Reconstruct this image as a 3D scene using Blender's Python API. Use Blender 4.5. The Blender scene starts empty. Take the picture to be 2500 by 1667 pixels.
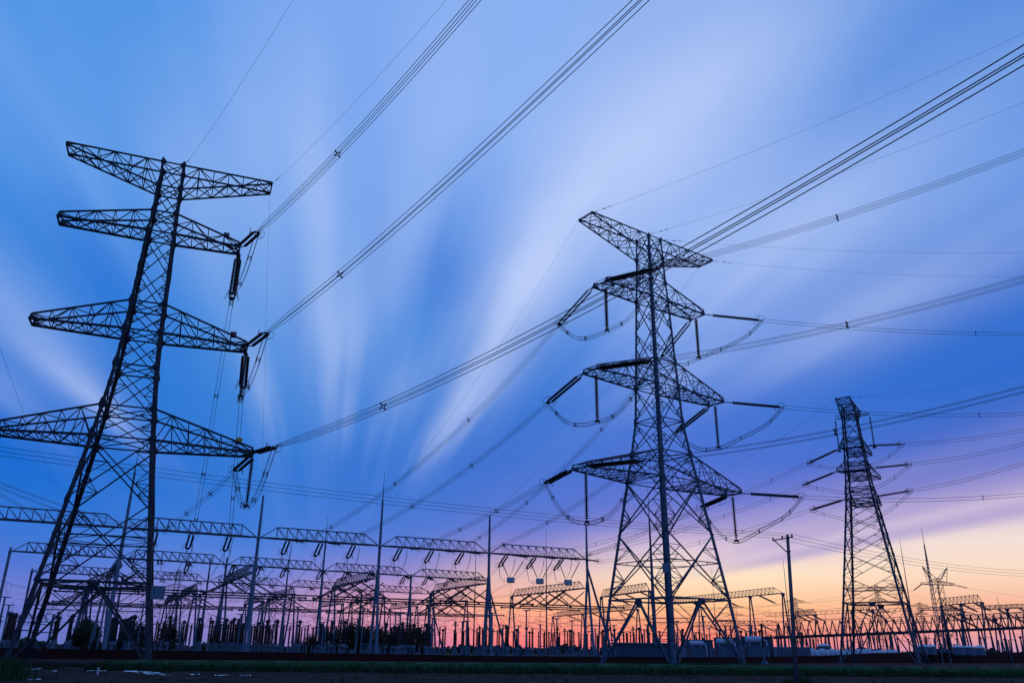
import bpy, math, random
from mathutils import Vector, Matrix
R = math.radians
SC = bpy.context.scene
random.seed(7)

# ------------------------------------------------------------------ camera
CAM_H = 1.16                       # tower ground is z = 0, the field in front lies a metre lower
F, PITCH, ROLL = 1994.3, R(20.808), R(0.555)      # focal length in pixels of a 2500 px wide picture
PCX, PCY = 1250.0, 833.5
FW = Vector((0, math.cos(PITCH), math.sin(PITCH)))
_up = Vector((0, -math.sin(PITCH), math.cos(PITCH))); _rt = Vector((1, 0, 0))
RT = _rt * math.cos(ROLL) + _up * math.sin(ROLL)
UP = _up * math.cos(ROLL) - _rt * math.sin(ROLL)
CAM = Vector((0, 0, CAM_H))
cd = bpy.data.cameras.new('camera'); co = bpy.data.objects.new('camera', cd); SC.collection.objects.link(co)
cd.sensor_width = 36; cd.lens = F / 2500 * 36; cd.clip_end = 20000; cd.clip_start = .1
m = Matrix((RT, UP, -FW)).transposed().to_4x4(); m.translation = CAM; co.matrix_world = m
SC.camera = co
SC.view_settings.view_transform = 'Standard'; SC.view_settings.look = 'None'
SC.view_settings.exposure = 0; SC.view_settings.gamma = 1
SC.cycles.max_bounces = 4

# ------------------------------------------------------------------ world: dusk sky with wind-drawn clouds
WD = bpy.data.worlds.new('World'); SC.world = WD; WD.use_nodes = True
NT = WD.node_tree; NT.nodes.clear()
def lin(c):
    return tuple((v / 12.92 if v <= .04045 else ((v + .055) / 1.055) ** 2.4) for v in (x / 255 for x in c))
class E:                            # tiny wrapper: arithmetic on node sockets
    def __init__(s, k): s.k = k
    def _m(s, op, *a, clamp=False):
        n = NT.nodes.new('ShaderNodeMath'); n.operation = op; n.use_clamp = clamp
        for i, v in enumerate((s,) + a):
            if isinstance(v, E): NT.links.new(v.k, n.inputs[i])
            else: n.inputs[i].default_value = v
        return E(n.outputs[0])
    def __add__(s, o): return s._m('ADD', o)
    def __sub__(s, o): return s._m('SUBTRACT', o)
    def __mul__(s, o): return s._m('MULTIPLY', o)
    def __truediv__(s, o): return s._m('DIVIDE', o)
    __radd__ = __add__; __rmul__ = __mul__
def gauss(x, c, s): 
    t = (x - c) * (1 / s); t = t * t
    return E.__mul__(t, -1.0)._m('EXPONENT')
def sstep(x, a, b):
    n = NT.nodes.new('ShaderNodeMapRange'); n.interpolation_type = 'SMOOTHSTEP'
    NT.links.new(x.k, n.inputs[0]); n.inputs[1].default_value = a; n.inputs[2].default_value = b
    return E(n.outputs[0])
def mixc(f, a, b):
    n = NT.nodes.new('ShaderNodeMix'); n.data_type = 'RGBA'
    for i, v in ((0, f), (6, a), (7, b)):
        if isinstance(v, E): NT.links.new(v.k, n.inputs[i])
        elif i == 0: n.inputs[0].default_value = v
        else: n.inputs[i].default_value = (*lin(v), 1)
    return E(n.outputs[2])
tc = NT.nodes.new('ShaderNodeTexCoord'); sx = NT.nodes.new('ShaderNodeSeparateXYZ'); NT.links.new(tc.outputs['Generated'], sx.inputs[0])
X, Y, Z = (E(sx.outputs[i]) for i in range(3))
DEG = 180 / math.pi
elev = Z._m('ARCSINE') * DEG
azim = X._m('ARCTAN2', Y) * DEG
WA = R(-12)                         # the wind blows along this bearing: every streak runs to it
lat = X * math.cos(WA) - Y * math.sin(WA)
lon = X * math.sin(WA) + Y * math.cos(WA)
zz = Z._m('MAXIMUM', 0.001)
phi = lat._m('ARCTAN2', zz) * DEG
vv = lat / (zz + .07); uu = lon / (zz + .07)
cv = NT.nodes.new('ShaderNodeCombineXYZ'); NT.links.new((vv * 2.3).k, cv.inputs[0]); NT.links.new((uu * .42).k, cv.inputs[1])
nz = NT.nodes.new('ShaderNodeTexNoise'); NT.links.new(cv.outputs[0], nz.inputs['Vector']); nz.inputs['Scale'].default_value = 1.0
nz.inputs['Detail'].default_value = 1.5; nz.inputs['Roughness'].default_value = .45
streak = E(nz.outputs[0])
cv2 = NT.nodes.new('ShaderNodeCombineXYZ'); NT.links.new((phi * .11).k, cv2.inputs[0]); NT.links.new((elev * .028).k, cv2.inputs[1])
nz2 = NT.nodes.new('ShaderNodeTexNoise'); NT.links.new(cv2.outputs[0], nz2.inputs['Vector']); nz2.inputs['Scale'].default_value = 1.0
nz2.inputs['Detail'].default_value = 2.0; nz2.inputs['Roughness'].default_value = .5
streak2 = E(nz2.outputs[0])
ELS = [-3, 0, 1.3, 2.8, 4.8, 6.6, 8, 9.5, 12, 16, 21, 28, 36, 44, 90]
STN = [
 (-120, [(40,60,120),(60,90,170),(66,100,185),(70,108,195),(75,115,205),(78,120,210),(80,125,215),(82,128,218),(84,130,220),(88,135,222),(90,140,225),(95,145,228),(95,145,228),(95,145,228),(100,150,232)]),
 (-31, [(70,80,150),(92,112,192),(96,118,198),(112,124,206),(76,118,212),(54,117,213),(38,112,211),(26,108,209),(16,106,209),(26,115,212),(46,130,220),(72,146,229),(78,149,229),(74,147,229),(95,150,230)]),
 (-18, [(90,80,140),(118,120,196),(138,130,200),(152,138,206),(100,130,216),(72,126,217),(60,122,216),(52,121,214),(50,120,213),(58,130,216),(76,143,223),(104,158,233),(120,166,238),(120,166,238),(110,160,236)]),
 (-8, [(130,80,120),(176,124,180),(212,144,182),(224,162,184),(142,136,206),(90,124,213),(72,120,212),(60,117,211),(52,116,210),(56,124,214),(74,141,223),(106,159,234),(128,170,240),(128,170,240),(110,160,236)]),
 (0, [(170,80,100),(236,108,128),(252,142,134),(252,178,146),(224,186,188),(138,134,204),(96,120,209),(76,116,209),(64,114,209),(56,117,210),(58,126,215),(104,154,232),(136,176,242),(136,176,242),(112,160,236)]),
 (12.5, [(170,80,100),(240,110,126),(255,146,122),(255,194,144),(255,228,196),(222,200,218),(146,142,208),(104,120,210),(76,112,209),(72,119,213),(98,144,226),(142,177,239),(142,176,239),(134,172,237),(112,160,236)]),
 (31, [(120,90,140),(184,150,192),(236,158,160),(248,182,152),(250,220,196),(244,224,216),(206,190,214),(122,126,204),(70,106,202),(50,104,200),(46,108,205),(78,140,224),(54,133,220),(46,128,217),(95,150,230)]),
 (120, [(40,60,120),(60,90,170),(66,100,185),(70,108,195),(75,115,205),(78,120,210),(80,125,215),(82,128,218),(84,130,220),(88,135,222),(90,140,225),(95,145,228),(95,145,228),(95,145,228),(100,150,232)]),
]
cv3 = NT.nodes.new('ShaderNodeCombineXYZ'); NT.links.new((phi * .2).k, cv3.inputs[0]); NT.links.new((elev * .02).k, cv3.inputs[1])
nz3 = NT.nodes.new('ShaderNodeTexNoise'); NT.links.new(cv3.outputs[0], nz3.inputs['Vector']); nz3.inputs['Scale'].default_value = 1.0
nz3.inputs['Detail'].default_value = 1.6; nz3.inputs['Roughness'].default_value = .55
ragged = E(nz3.outputs[0])
cv4 = NT.nodes.new('ShaderNodeCombineXYZ'); NT.links.new((phi * .06).k, cv4.inputs[0]); NT.links.new((elev * .12).k, cv4.inputs[1])
nz4 = NT.nodes.new('ShaderNodeTexNoise'); NT.links.new(cv4.outputs[0], nz4.inputs['Vector']); nz4.inputs['Scale'].default_value = 1.0; nz4.inputs['Detail'].default_value = 2.5
patch = E(nz4.outputs[0])
mr = NT.nodes.new('ShaderNodeMapRange'); NT.links.new(elev.k, mr.inputs[0]); mr.inputs[1].default_value = -3; mr.inputs[2].default_value = 90
def station(cols):
    n = NT.nodes.new('ShaderNodeValToRGB'); cr = n.color_ramp; NT.links.new(mr.outputs[0], n.inputs[0])
    while len(cr.elements) < len(cols): cr.elements.new(.5)
    for e, el, c in zip(cr.elements, ELS, cols): e.position = (el + 3) / 93
    for e, el, c in zip(cr.elements, ELS, cols): e.color = (*lin(c), 1)
    return E(n.outputs[0])
base = station(STN[0][1])
for (a0, _), (a1, cols) in zip(STN[:-1], STN[1:]):
    base = mixc(sstep(azim, a0, a1), base, station(cols))
# lavender veil above the cream band on the right, its edge running along the wind
veil = sstep(phi, 79.6, 78.3) * sstep(phi, 73.6, 77.2) * sstep(azim, 9, 20) * sstep(elev, 3.5, 5) * sstep(elev, 13, 9.5)
base = mixc(veil * .8, base, (176, 160, 210))
base = mixc(gauss(phi, 77.4, .6) * sstep(azim, 8, 16) * sstep(elev, 4, 6) * .45, base, (222, 204, 222))
base = mixc(gauss(phi, 72.5, 2.0) * sstep(azim, 6, 14) * sstep(elev, 4, 6) * .2 * streak2, base, (212, 190, 218))
hor = sstep(elev, 4, 13)
def layer(blobs):
    tot = None
    ew = elev + (ragged - .5) * 9.0
    for p, sp, e, se, amp in blobs:
        g = gauss(phi, p, sp) * gauss(ew, e, se) * amp
        tot = g if tot is None else tot + g
    return tot
dark = layer([(13, 6, 25, 4, .62), (-35, 7, 21.5, 5, .6), (66, 6, 16.5, 4, .5), (46, 5, 39, 6, .45), (3, 2.2, 25, 5, .3), (-9.5, 2.5, 22, 3.5, .3), (-42, 6, 10, 4, .35)])
base = mixc(dark._m('MINIMUM', .85), base, (40, 112, 212))
cl = layer([(28.5, 5, 16.8, 3.2, .5), (25, 3, 15.5, 3.2, .3), (29, 6, 22, 4.5, .35), (23, 3, 13.2, 2.0, .22), (-3, 8, 21.5, 5, .3), (12, 5, 16.5, 3, .28), (5, 6, 27, 5, .18), (24.6, 4.5, 23.5, 4.6, .5), (26.5, 8, 30, 6, .62), (30, 10, 36, 7, .55), (34, 9, 43, 6, .25),
  (-.5, 4, 19.5, 4.4, .32), (1, 2.4, 14.5, 2.2, .22), (-5, 3, 27, 6, .38), (-7, 4, 34, 7, .34), (-20, 6, 29, 8, .3), (-18.5, 3, 16.5, 3, .34), (-13, 2.5, 31, 8, .2),
  (-47, 3.2, 15.5, 2.6, .46), (-54, 2.6, 14.5, 2.4, .32), (-47, 5, 20.5, 4, .36), (-33, 5, 31, 6, .12), (49, 7, 25, 5, .5), (45, 7, 30, 6, .42), (58, 3.6, 21.5, 3.4, .42), (52, 3, 17.5, 2.6, .3), (8, 5, 35, 10, .3), (18, 4, 21, 4, .15)])
clf = cl * (streak * .35 + streak2 * .4 + ragged * .45 + .2) * (patch * 1.1 + .45)
ccol = mixc(sstep(elev, 7, 13), (206, 196, 230), (190, 208, 250))
base = mixc(clf._m('MINIMUM', .92), base, ccol)
# faint overall streaking
fs = (streak2 - .5) * hor
base2 = mixc((fs * .3)._m('MAXIMUM', 0.0), base, (176, 200, 250))
base3 = mixc((fs * -.3)._m('MAXIMUM', 0.0), base2, (46, 110, 210))
bgA = NT.nodes.new('ShaderNodeBackground'); NT.links.new(base3.k, bgA.inputs[0]); bgA.inputs[1].default_value = 1.0
sky = NT.nodes.new('ShaderNodeTexSky'); sky.sky_type = 'NISHITA'; sky.sun_disc = False
SUN_AZ, SUN_EL = R(6.5), R(1.2)
sky.sun_elevation = SUN_EL; sky.sun_rotation = SUN_AZ
bgB = NT.nodes.new('ShaderNodeBackground'); NT.links.new(sky.outputs[0], bgB.inputs[0]); bgB.inputs[1].default_value = .0015
add = NT.nodes.new('ShaderNodeAddShader'); NT.links.new(bgA.outputs[0], add.inputs[0]); NT.links.new(bgB.outputs[0], add.inputs[1])
wo = NT.nodes.new('ShaderNodeOutputWorld'); NT.links.new(add.outputs[0], wo.inputs[0])
WD.cycles.sampling_method = 'AUTOMATIC'

sd = bpy.data.lights.new('sun', 'SUN'); so = bpy.data.objects.new('sun', sd); SC.collection.objects.link(so)
sd.energy = .12; sd.angle = R(8); sd.color = (1, .6, .42)
so.rotation_euler = (R(90) - SUN_EL, 0, math.pi - SUN_AZ)      # light travels from the afterglow towards the camera

# ------------------------------------------------------------------ materials
def mat(name, col, rough=.6, metal=0.0, var=.25, scale=3.0, bump=0.0, bscale=20, col2=None, spec=.22):
    M = bpy.data.materials.new(name); M.use_nodes = True; t = M.node_tree; b = t.nodes['Principled BSDF']
    b.inputs['Roughness'].default_value = rough; b.inputs['Metallic'].default_value = metal
    b.inputs['Specular IOR Level'].default_value = spec
    tcn = t.nodes.new('ShaderNodeTexCoord'); n = t.nodes.new('ShaderNodeTexNoise'); n.inputs['Scale'].default_value = scale
    n.inputs['Detail'].default_value = 5; t.links.new(tcn.outputs['Object'], n.inputs['Vector'])
    r = t.nodes.new('ShaderNodeValToRGB'); t.links.new(n.outputs[0], r.inputs[0])
    r.color_ramp.elements[0].position = .3; r.color_ramp.elements[1].position = .7
    c2 = col2 if col2 else tuple(min(1, v * (1 + var)) for v in col)
    r.color_ramp.elements[0].color = (*[v * (1 - var) for v in col], 1); r.color_ramp.elements[1].color = (*c2, 1)
    t.links.new(r.outputs[0], b.inputs['Base Color'])
    if bump:
        n2 = t.nodes.new('ShaderNodeTexNoise'); n2.inputs['Scale'].default_value = bscale; n2.inputs['Detail'].default_value = 6
        t.links.new(tcn.outputs['Object'], n2.inputs['Vector'])
        bp = t.nodes.new('ShaderNodeBump'); bp.inputs['Strength'].default_value = bump; t.links.new(n2.outputs[0], bp.inputs['Height'])
        t.links.new(bp.outputs[0], b.inputs['Normal'])
    return M
M = dict(
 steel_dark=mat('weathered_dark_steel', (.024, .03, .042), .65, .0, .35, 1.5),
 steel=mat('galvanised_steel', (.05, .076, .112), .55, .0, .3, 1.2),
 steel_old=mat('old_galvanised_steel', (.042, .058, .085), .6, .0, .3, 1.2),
 galv=mat('painted_grey_steel', (.10, .15, .21), .6, 0, .2, .8),
 galv_far=mat('far_grey_steel', (.06, .085, .13), .7, 0, .2, .5),
 truss=mat('gantry_truss_steel', (.055, .07, .1), .6, 0, .25, 1),
 wire=mat('aluminium_wire', (.025, .03, .045), .5, .0, .2, 1),
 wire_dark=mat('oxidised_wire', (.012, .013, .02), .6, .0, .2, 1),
 glaze=mat('dark_glazed_porcelain', (.012, .009, .010), .45, 0, .4, 6, spec=.3),
 fitting=mat('steel_fitting', (.03, .032, .04), .5, .0, .3, 6),
 concrete=mat('spun_concrete', (.095, .085, .1), .85, 0, .3, 2.5, .2, 30),
 tube=mat('aluminium_tube', (.025, .028, .04), .5, 0, .2, 1),
 white=mat('white_paint', (.4, .46, .54), .5, 0, .12, 2),
 pale=mat('pale_grey_paint', (.17, .23, .31), .55, 0, .15, 2),
 blue_tank=mat('tank_grey_blue', (.07, .12, .18), .5, 0, .2, 1.5),
 firewall=mat('firewall_concrete', (.045, .07, .105), .9, 0, .25, .7, .15, 6),
 red=mat('red_enamel', (.35, .03, .03), .5, 0, .2, 2),
 yellow=mat('yellow_enamel', (.45, .28, .03), .5, 0, .2, 2),
 soil=mat('field_soil', (.03, .019, .0155), .95, 0, .55, .55, .9, 7, col2=(.06, .038, .031), spec=.04),
 grass=mat('crop_leaf', (.02, .055, .022), .8, 0, .5, 2.2, col2=(.036, .088, .034), spec=.08),
 weeds=mat('dry_weeds', (.03, .023, .016), .9, 0, .4, 3),
 leaf=mat('tree_leaf', (.022, .036, .02), .8, 0, .5, 1.2, col2=(.045, .065, .03)),
 bark=mat('bark', (.05, .04, .03), .9, 0, .3, 5),
 film=mat('white_plastic_film', (.75, .77, .8), .35, 0, .08, 5),
 wood=mat('far_wood', (.025, .035, .03), .95, 0, .4, .05),
)
def brick_mat():
    Mx = bpy.data.materials.new('dark_red_brick'); Mx.use_nodes = True; t = Mx.node_tree; b = t.nodes['Principled BSDF']; b.inputs['Roughness'].default_value = .9; b.inputs['Specular IOR Level'].default_value = .1
    tcn = t.nodes.new('ShaderNodeTexCoord'); br = t.nodes.new('ShaderNodeTexBrick'); mp = t.nodes.new('ShaderNodeMapping')
    t.links.new(tcn.outputs['UV'], mp.inputs[0]); t.links.new(mp.outputs[0], br.inputs['Vector'])
    br.inputs['Scale'].default_value = 1; br.inputs['Brick Width'].default_value = .26; br.inputs['Row Height'].default_value = .08; br.inputs['Mortar Size'].default_value = .008
    br.inputs['Color1'].default_value = (.085, .02, .018, 1); br.inputs['Color2'].default_value = (.06, .016, .016, 1); br.inputs['Mortar'].default_value = (.045, .03, .028, 1)
    n = t.nodes.new('ShaderNodeTexNoise'); n.inputs['Scale'].default_value = .35; n.inputs['Detail'].default_value = 6; t.links.new(tcn.outputs['UV'], n.inputs['Vector'])
    mx = t.nodes.new('ShaderNodeMix'); mx.data_type = 'RGBA'; mx.blend_type = 'MULTIPLY'; mx.inputs[0].default_value = .8
    t.links.new(br.outputs[0], mx.inputs[6]); t.links.new(n.outputs[1], mx.inputs[7]); t.links.new(mx.outputs[2], b.inputs['Base Color'])
    return Mx
M['brick'] = brick_mat()

# ------------------------------------------------------------------ helpers
COL = SC.collection
def ray(px, py): return RT * ((px - PCX) / F) - UP * ((py - PCY) / F) + FW
def at_height(px, py, z): d = ray(px, py); return CAM + d * ((z - CAM_H) / d.z)          # point of that height seen at a picture position
def at_depth(px, py, y): d = ray(px, py); return CAM + d * (y / d.y)                      # point y metres ahead
def V(*a): return Vector(a)
class MB:
    def __init__(s): s.v = []; s.f = []
    def prism(s, p, q, e1, e2):
        o = len(s.v); a = [p, p + e1, p + e1 + e2, p + e2]; b = [q, q + e1, q + e1 + e2, q + e2]
        s.v += a + b
        s.f += [(o, o+1, o+2, o+3), (o+7, o+6, o+5, o+4)] + [(o+i, o+4+i, o+4+(i+1) % 4, o+(i+1) % 4) for i in range(4)]
    def bar(s, p, q, w, h=None):
        p = Vector(p); q = Vector(q); d = q - p
        if d.length < 1e-5: return
        d.normalize(); ref = V(0, 0, 1) if abs(d.z) < .9 else V(1, 0, 0)
        a = d.cross(ref).normalized(); b = d.cross(a).normalized(); h = h or w
        s.prism(p - a * (w / 2) - b * (h / 2), q - a * (w / 2) - b * (h / 2), a * w, b * h)
    def ring_path(s, pts, radii, n=6, caps=True):
        o = len(s.v); N = len(pts)
        for i, (p, r) in enumerate(zip(pts, radii)):
            d = (pts[min(i + 1, N - 1)] - pts[max(i - 1, 0)])
            if d.length < 1e-9: d = pts[-1] - pts[0]
            d.normalize(); ref = V(0, 0, 1) if abs(d.z) < .9 else V(1, 0, 0)
            a = d.cross(ref).normalized(); b = d.cross(a)
            s.v += [p + (a * math.cos(t) + b * math.sin(t)) * r for t in (2 * math.pi * k / n for k in range(n))]
        for i in range(N - 1):
            for k in range(n): s.f.append((o+i*n+k, o+(i+1)*n+k, o+(i+1)*n+(k+1) % n, o+i*n+(k+1) % n))
        if caps: s.f += [tuple(o + k for k in range(n)), tuple(o + (N-1)*n + n-1-k for k in range(n))]
    def tube(s, pts, r, n=5): s.ring_path([Vector(p) for p in pts], [r] * len(pts), n)
    def cone(s, p, q, r0, r1, n=10): s.ring_path([Vector(p), Vector(q)], [r0, r1], n)
    def lathe(s, p, q, prof, n=10):          # prof: list of (t 0..1, radius)
        p = Vector(p); q = Vector(q); d = (q - p); ax = d.normalized(); ref = V(0, 0, 1) if abs(ax.z) < .9 else V(1, 0, 0)
        a = ax.cross(ref).normalized(); b = ax.cross(a); o = len(s.v); N = len(prof)
        for t, r in prof: s.v += [p + ax * t + (a * math.cos(u) + b * math.sin(u)) * r for u in (2 * math.pi * k / n for k in range(n))]
        for i in range(N - 1):
            for k in range(n): s.f.append((o+i*n+k, o+(i+1)*n+k, o+(i+1)*n+(k+1) % n, o+i*n+(k+1) % n))
        s.f += [tuple(o + k for k in range(n)), tuple(o + (N-1)*n + n-1-k for k in range(n))]
    def sheds(s, p, q, r, count, n=8, core=.42):
        prof = [(0, r * core)]
        for i in range(count):
            t = i / count; k = 1 / count
            prof += [(t + .28 * k, r * core), (t + .48 * k, r), (t + .58 * k, r), (t + .74 * k, r * core)]
        ln = (Vector(q) - Vector(p)).length; s.lathe(p, q, [(t * ln, r_) for t, r_ in prof + [(1, r * core)]], n)
    def box(s, c, sx, sy, sz, ax=None, ay=None):   # base centre c
        ax = ax or V(1, 0, 0); ay = ay or V(0, 1, 0); c = Vector(c)
        s.prism(c - ax * (sx/2) - ay * (sy/2), c - ax * (sx/2) - ay * (sy/2) + V(0, 0, sz), ax * sx, ay * sy)
    def plate(s, pts, th):
        pts = [Vector(p) for p in pts]; n = (pts[1] - pts[0]).cross(pts[2] - pts[0]).normalized() * (th / 2); o = len(s.v); k = len(pts)
        s.v += [p + n for p in pts] + [p - n for p in pts]
        s.f += [tuple(range(o, o + k)), tuple(range(o + 2*k - 1, o + k - 1, -1))] + [(o+i, o+k+i, o+k+(i+1) % k, o+(i+1) % k) for i in range(k)]
    def build(s, name, m, parent=None, org=None, smooth=False):
        org = Vector(org) if org is not None else (parent['_o'] and Vector(parent['_o']) if parent and '_o' in parent else V(0, 0, 0))
        me = bpy.data.meshes.new(name); me.from_pydata([tuple(v - org) for v in s.v], [], s.f); me.update()
        me.materials.append(m if not isinstance(m, str) else M[m])
        if smooth: me.polygons.foreach_set('use_smooth', [True] * len(me.polygons))
        o = bpy.data.objects.new(name, me); COL.objects.link(o)
        if parent: o.parent = parent
        return o
ORG = {}
def empty(name, loc, label, cat, group=None):
    o = bpy.data.objects.new(name, None); COL.objects.link(o); o.location = loc; o.empty_display_size = .2
    tag(o, label, cat, group); ORG[o.name] = Vector(loc); return o
def tag(o, label=None, cat=None, group=None, kind=None):
    if label: o['label'] = label
    if cat: o['category'] = cat
    if group: o['group'] = group
    if kind: o['kind'] = kind
    return o
def part(mb, name, m, parent, smooth=False):
    root = parent; off = V(0, 0, 0)
    while root.parent: root = root.parent
    return mb.build(name, m, parent, ORG.get(root.name, V(0, 0, 0)), smooth)
def copy_tree(o, loc=None, label=None, group=None, rz=None):
    c = o.copy(); COL.objects.link(c)
    if loc is not None: c.location = loc
    if rz is not None: c.rotation_euler = (0, 0, rz)
    if label: c['label'] = label
    if group: c['group'] = group
    for ch in o.children:
        d = ch.copy(); COL.objects.link(d); d.parent = c
        for g in ch.children:
            e = g.copy(); COL.objects.link(e); e.parent = d
    return c
def hdir(az): return V(math.sin(R(az)), math.cos(R(az)), 0)
EA, EB = hdir(-27.5), hdir(62.5)          # substation grid: away from us, and along the gantry rows

# ------------------------------------------------------------------ ground
def gz(x, y):
    bank = 92 + .085 * max(0, x + 44)
    t = min(1, max(0, (y - bank - 3.5) / 8)); t = t * t * (3 - 2 * t)
    if x < -46:
        u = min(1, max(0, (y - 70) / 38)); u = u * u * (3 - 2 * u); w = min(1, (-46 - x) / 6); t = t * (1 - w) + u * w
    h = -1 + t * .55
    if y < bank + 2:
        h += .05 * math.sin(x * .9 + y * .37) * math.sin(y * 1.1) + .04 * math.sin(x * 2.3 + 1.7) * math.cos(y * 2.0 + x * .3)
    return h
def ground():
    xs = [-6000, -2500, -1000, -500, -300, -220] + [-160 + 4 * i for i in range(20)] + [-80 + 1.0 * i for i in range(170)] + [92 + 6 * i for i in range(20)] + [240, 400, 700, 1500, 3000, 6000]
    ys = [-600, -200, -60, -10, 10, 30] + [40 + .8 * i for i in range(100)] + [121 + 3 * i for i in range(20)] + [185, 210, 260, 340, 500, 900, 2000, 4000, 9000]
    v = [(x, y, gz(x, y)) for y in ys for x in xs]; n = len(xs)
    f = [(j*n+i, j*n+i+1, (j+1)*n+i+1, (j+1)*n+i) for j in range(len(ys)-1) for i in range(n-1)]
    me = bpy.data.meshes.new('ground'); me.from_pydata(v, [], f); me.update(); me.materials.append(M['soil'])
    me.polygons.foreach_set('use_smooth', [True] * len(me.polygons))
    o = bpy.data.objects.new('ground', me); COL.objects.link(o); o['kind'] = 'structure'
ground()
# low brick wall of the substation
def wall():
    P = [(-190, 70, 1.1), (-130, 104, 1.1), (-75, 135, .98), (-40, 147, .72), (0, 155, .44), (40, 168, .52), (70, 196, .95), (92, 218, 1.75), (150, 262, 2.4), (230, 322, 2.9)]
    mb = MB(); cop = MB(); uv = []
    for (x0, y0, z0), (x1, y1, z1) in zip(P[:-1], P[1:]):
        d = V(x1 - x0, y1 - y0, 0); n = V(d.y, -d.x, 0).normalized() * .12
        a, b = V(x0, y0, 0), V(x1, y1, 0); lo = V(0, 0, -1.5); o = len(mb.v)
        mb.v += [a + n + lo, b + n + lo, b + n + V(0, 0, z1), a + n + V(0, 0, z0), a - n + lo, b - n + lo, b - n + V(0, 0, z1), a - n + V(0, 0, z0)]
        mb.f += [(o, o+1, o+2, o+3), (o+5, o+4, o+7, o+6), (o+3, o+2, o+6, o+7)]
        n2 = n * 1.5; o = len(cop.v)
        q = [a + n2 + V(0, 0, z0 + .003), b + n2 + V(0, 0, z1 + .003), b - n2 + V(0, 0, z1 + .003), a - n2 + V(0, 0, z0 + .003)]
        cop.v += q + [p + V(0, 0, .1) for p in q]
        cop.f += [(o, o+3, o+2, o+1), (o+4, o+5, o+6, o+7)] + [(o+i, o+(i+1) % 4, o+4+(i+1) % 4, o+4+i) for i in range(4)]
    w = empty('boundary_wall', (0, 190, 0), 'long low dark red brick wall in front of the substation', 'wall')
    o = part(mb, 'brickwork', 'brick', w); me = o.data; ul = me.uv_layers.new()
    for p in me.polygons:
        for li in p.loop_indices:
            c = me.vertices[me.loops[li].vertex_index].co; ul.data[li].uv = (c.x * .88 + c.y * .47, c.z)
    part(cop, 'coping', 'brick', w)
wall()

def blades(mb, n, fn, h0, h1, w=.06):
    for _ in range(n):
        x, y, z = fn(); a = random.uniform(0, 6.28); h = random.uniform(h0, h1); lx, ly = random.gauss(0, .12) * h, random.gauss(0, .12) * h
        c, s_ = math.cos(a) * w, math.sin(a) * w; o = len(mb.v)
        mb.v += [V(x - c, y - s_, z), V(x + c, y + s_, z), V(x + lx * .4 + c * .7, y + ly * .4 + s_ * .7, z + h * .6), V(x + lx, y + ly, z + h)]
        mb.f += [(o, o+1, o+2), (o, o+2, o+3)]
def crop():
    mb = MB(); x0, x1 = -44.0, 130.0; N = 260; K = 9
    for i in range(N + 1):
        x = x0 + (x1 - x0) * i / N; yb = 91 + .085 * (x + 44); e = min(1, (i / 6) ** .5) if i < 6 else 1
        for k in range(K):
            t = k / (K - 1) * math.pi; r = 1.04 + .1 * math.sin(x * 1.7 + k) * math.sin(x * .43) + random.uniform(-.04, .04)
            mb.v.append(V(x + random.uniform(-.1, .1), yb + 2.0 - math.cos(t) * 2.0 * e, -1.05 + min(1, math.sin(t) * 1.7) * r * (.25 + .75 * e)))
    for i in range(N):
        for k in range(K - 1): mb.f.append((i*K+k, (i+1)*K+k, (i+1)*K+k+1, i*K+k+1))
    def p():
        x = x0 + .3 + (x1 - x0) * random.random() ** 1.25; yb = 91 + .085 * (x + 44); yy = random.uniform(0, 4.0); e = min(1, ((x - x0) / 3) ** .5)
        return x, yb + 2 + (yy - 2) * e, -1 + .3 * e
    blades(mb, 26000, p, .3, .82, .035)
    def q():
        x = x0 + .3 + (x1 - x0) * random.random() ** 1.25; return x, 91 + .085 * (x + 44) + random.uniform(-.25, .2), -1.05
    blades(mb, 7000, q, .4, .95, .04)
    tag(mb.build('field_crop', 'grass'), 'long dense strip of dark green crop standing along the field edge', 'crop', kind='stuff')
crop()
def clump(cx, cy, rx, ry, n, h0, h1, m, name, label, cat, w=.04):
    mb = MB(); bz = gz(cx, cy)
    blades(mb, n, lambda: (random.gauss(cx, rx), random.gauss(cy, ry), bz - .1), h0, h1, w)
    tag(mb.build(name, m), label, cat, kind='stuff')
clump(-36.5, 61, 1.1, 1.2, 2600, .7, 1.75, 'grass', 'tall_grass', 'tall dark grass clump at the bottom left corner', 'grass')
clump(-52, 93, 6, 1.6, 3500, .15, .55, 'weeds', 'dry_weeds', 'low brown weeds on the bare bank below the left tower', 'weeds', .05)
clump(-64, 100, 4, 2.0, 2500, .3, 1.0, 'weeds', 'dry_weeds', 'taller dry weeds around the foot of the left tower', 'weeds', .05)
clump(26, 128, 6, 1.5, 2500, .2, .8, 'grass', 'rough_grass', 'rough grass mound under the middle tower', 'grass', .05)
clump(23.6, 71.4, .35, .3, 260, .2, .8, 'grass', 'pole_weeds', 'small weeds round the foot of the concrete pole', 'weeds', .03)
clump(22.4, 71, .2, .2, 120, .2, .6, 'grass', 'pole_weeds', 'little weed tuft left of the concrete pole', 'weeds', .03)
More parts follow.
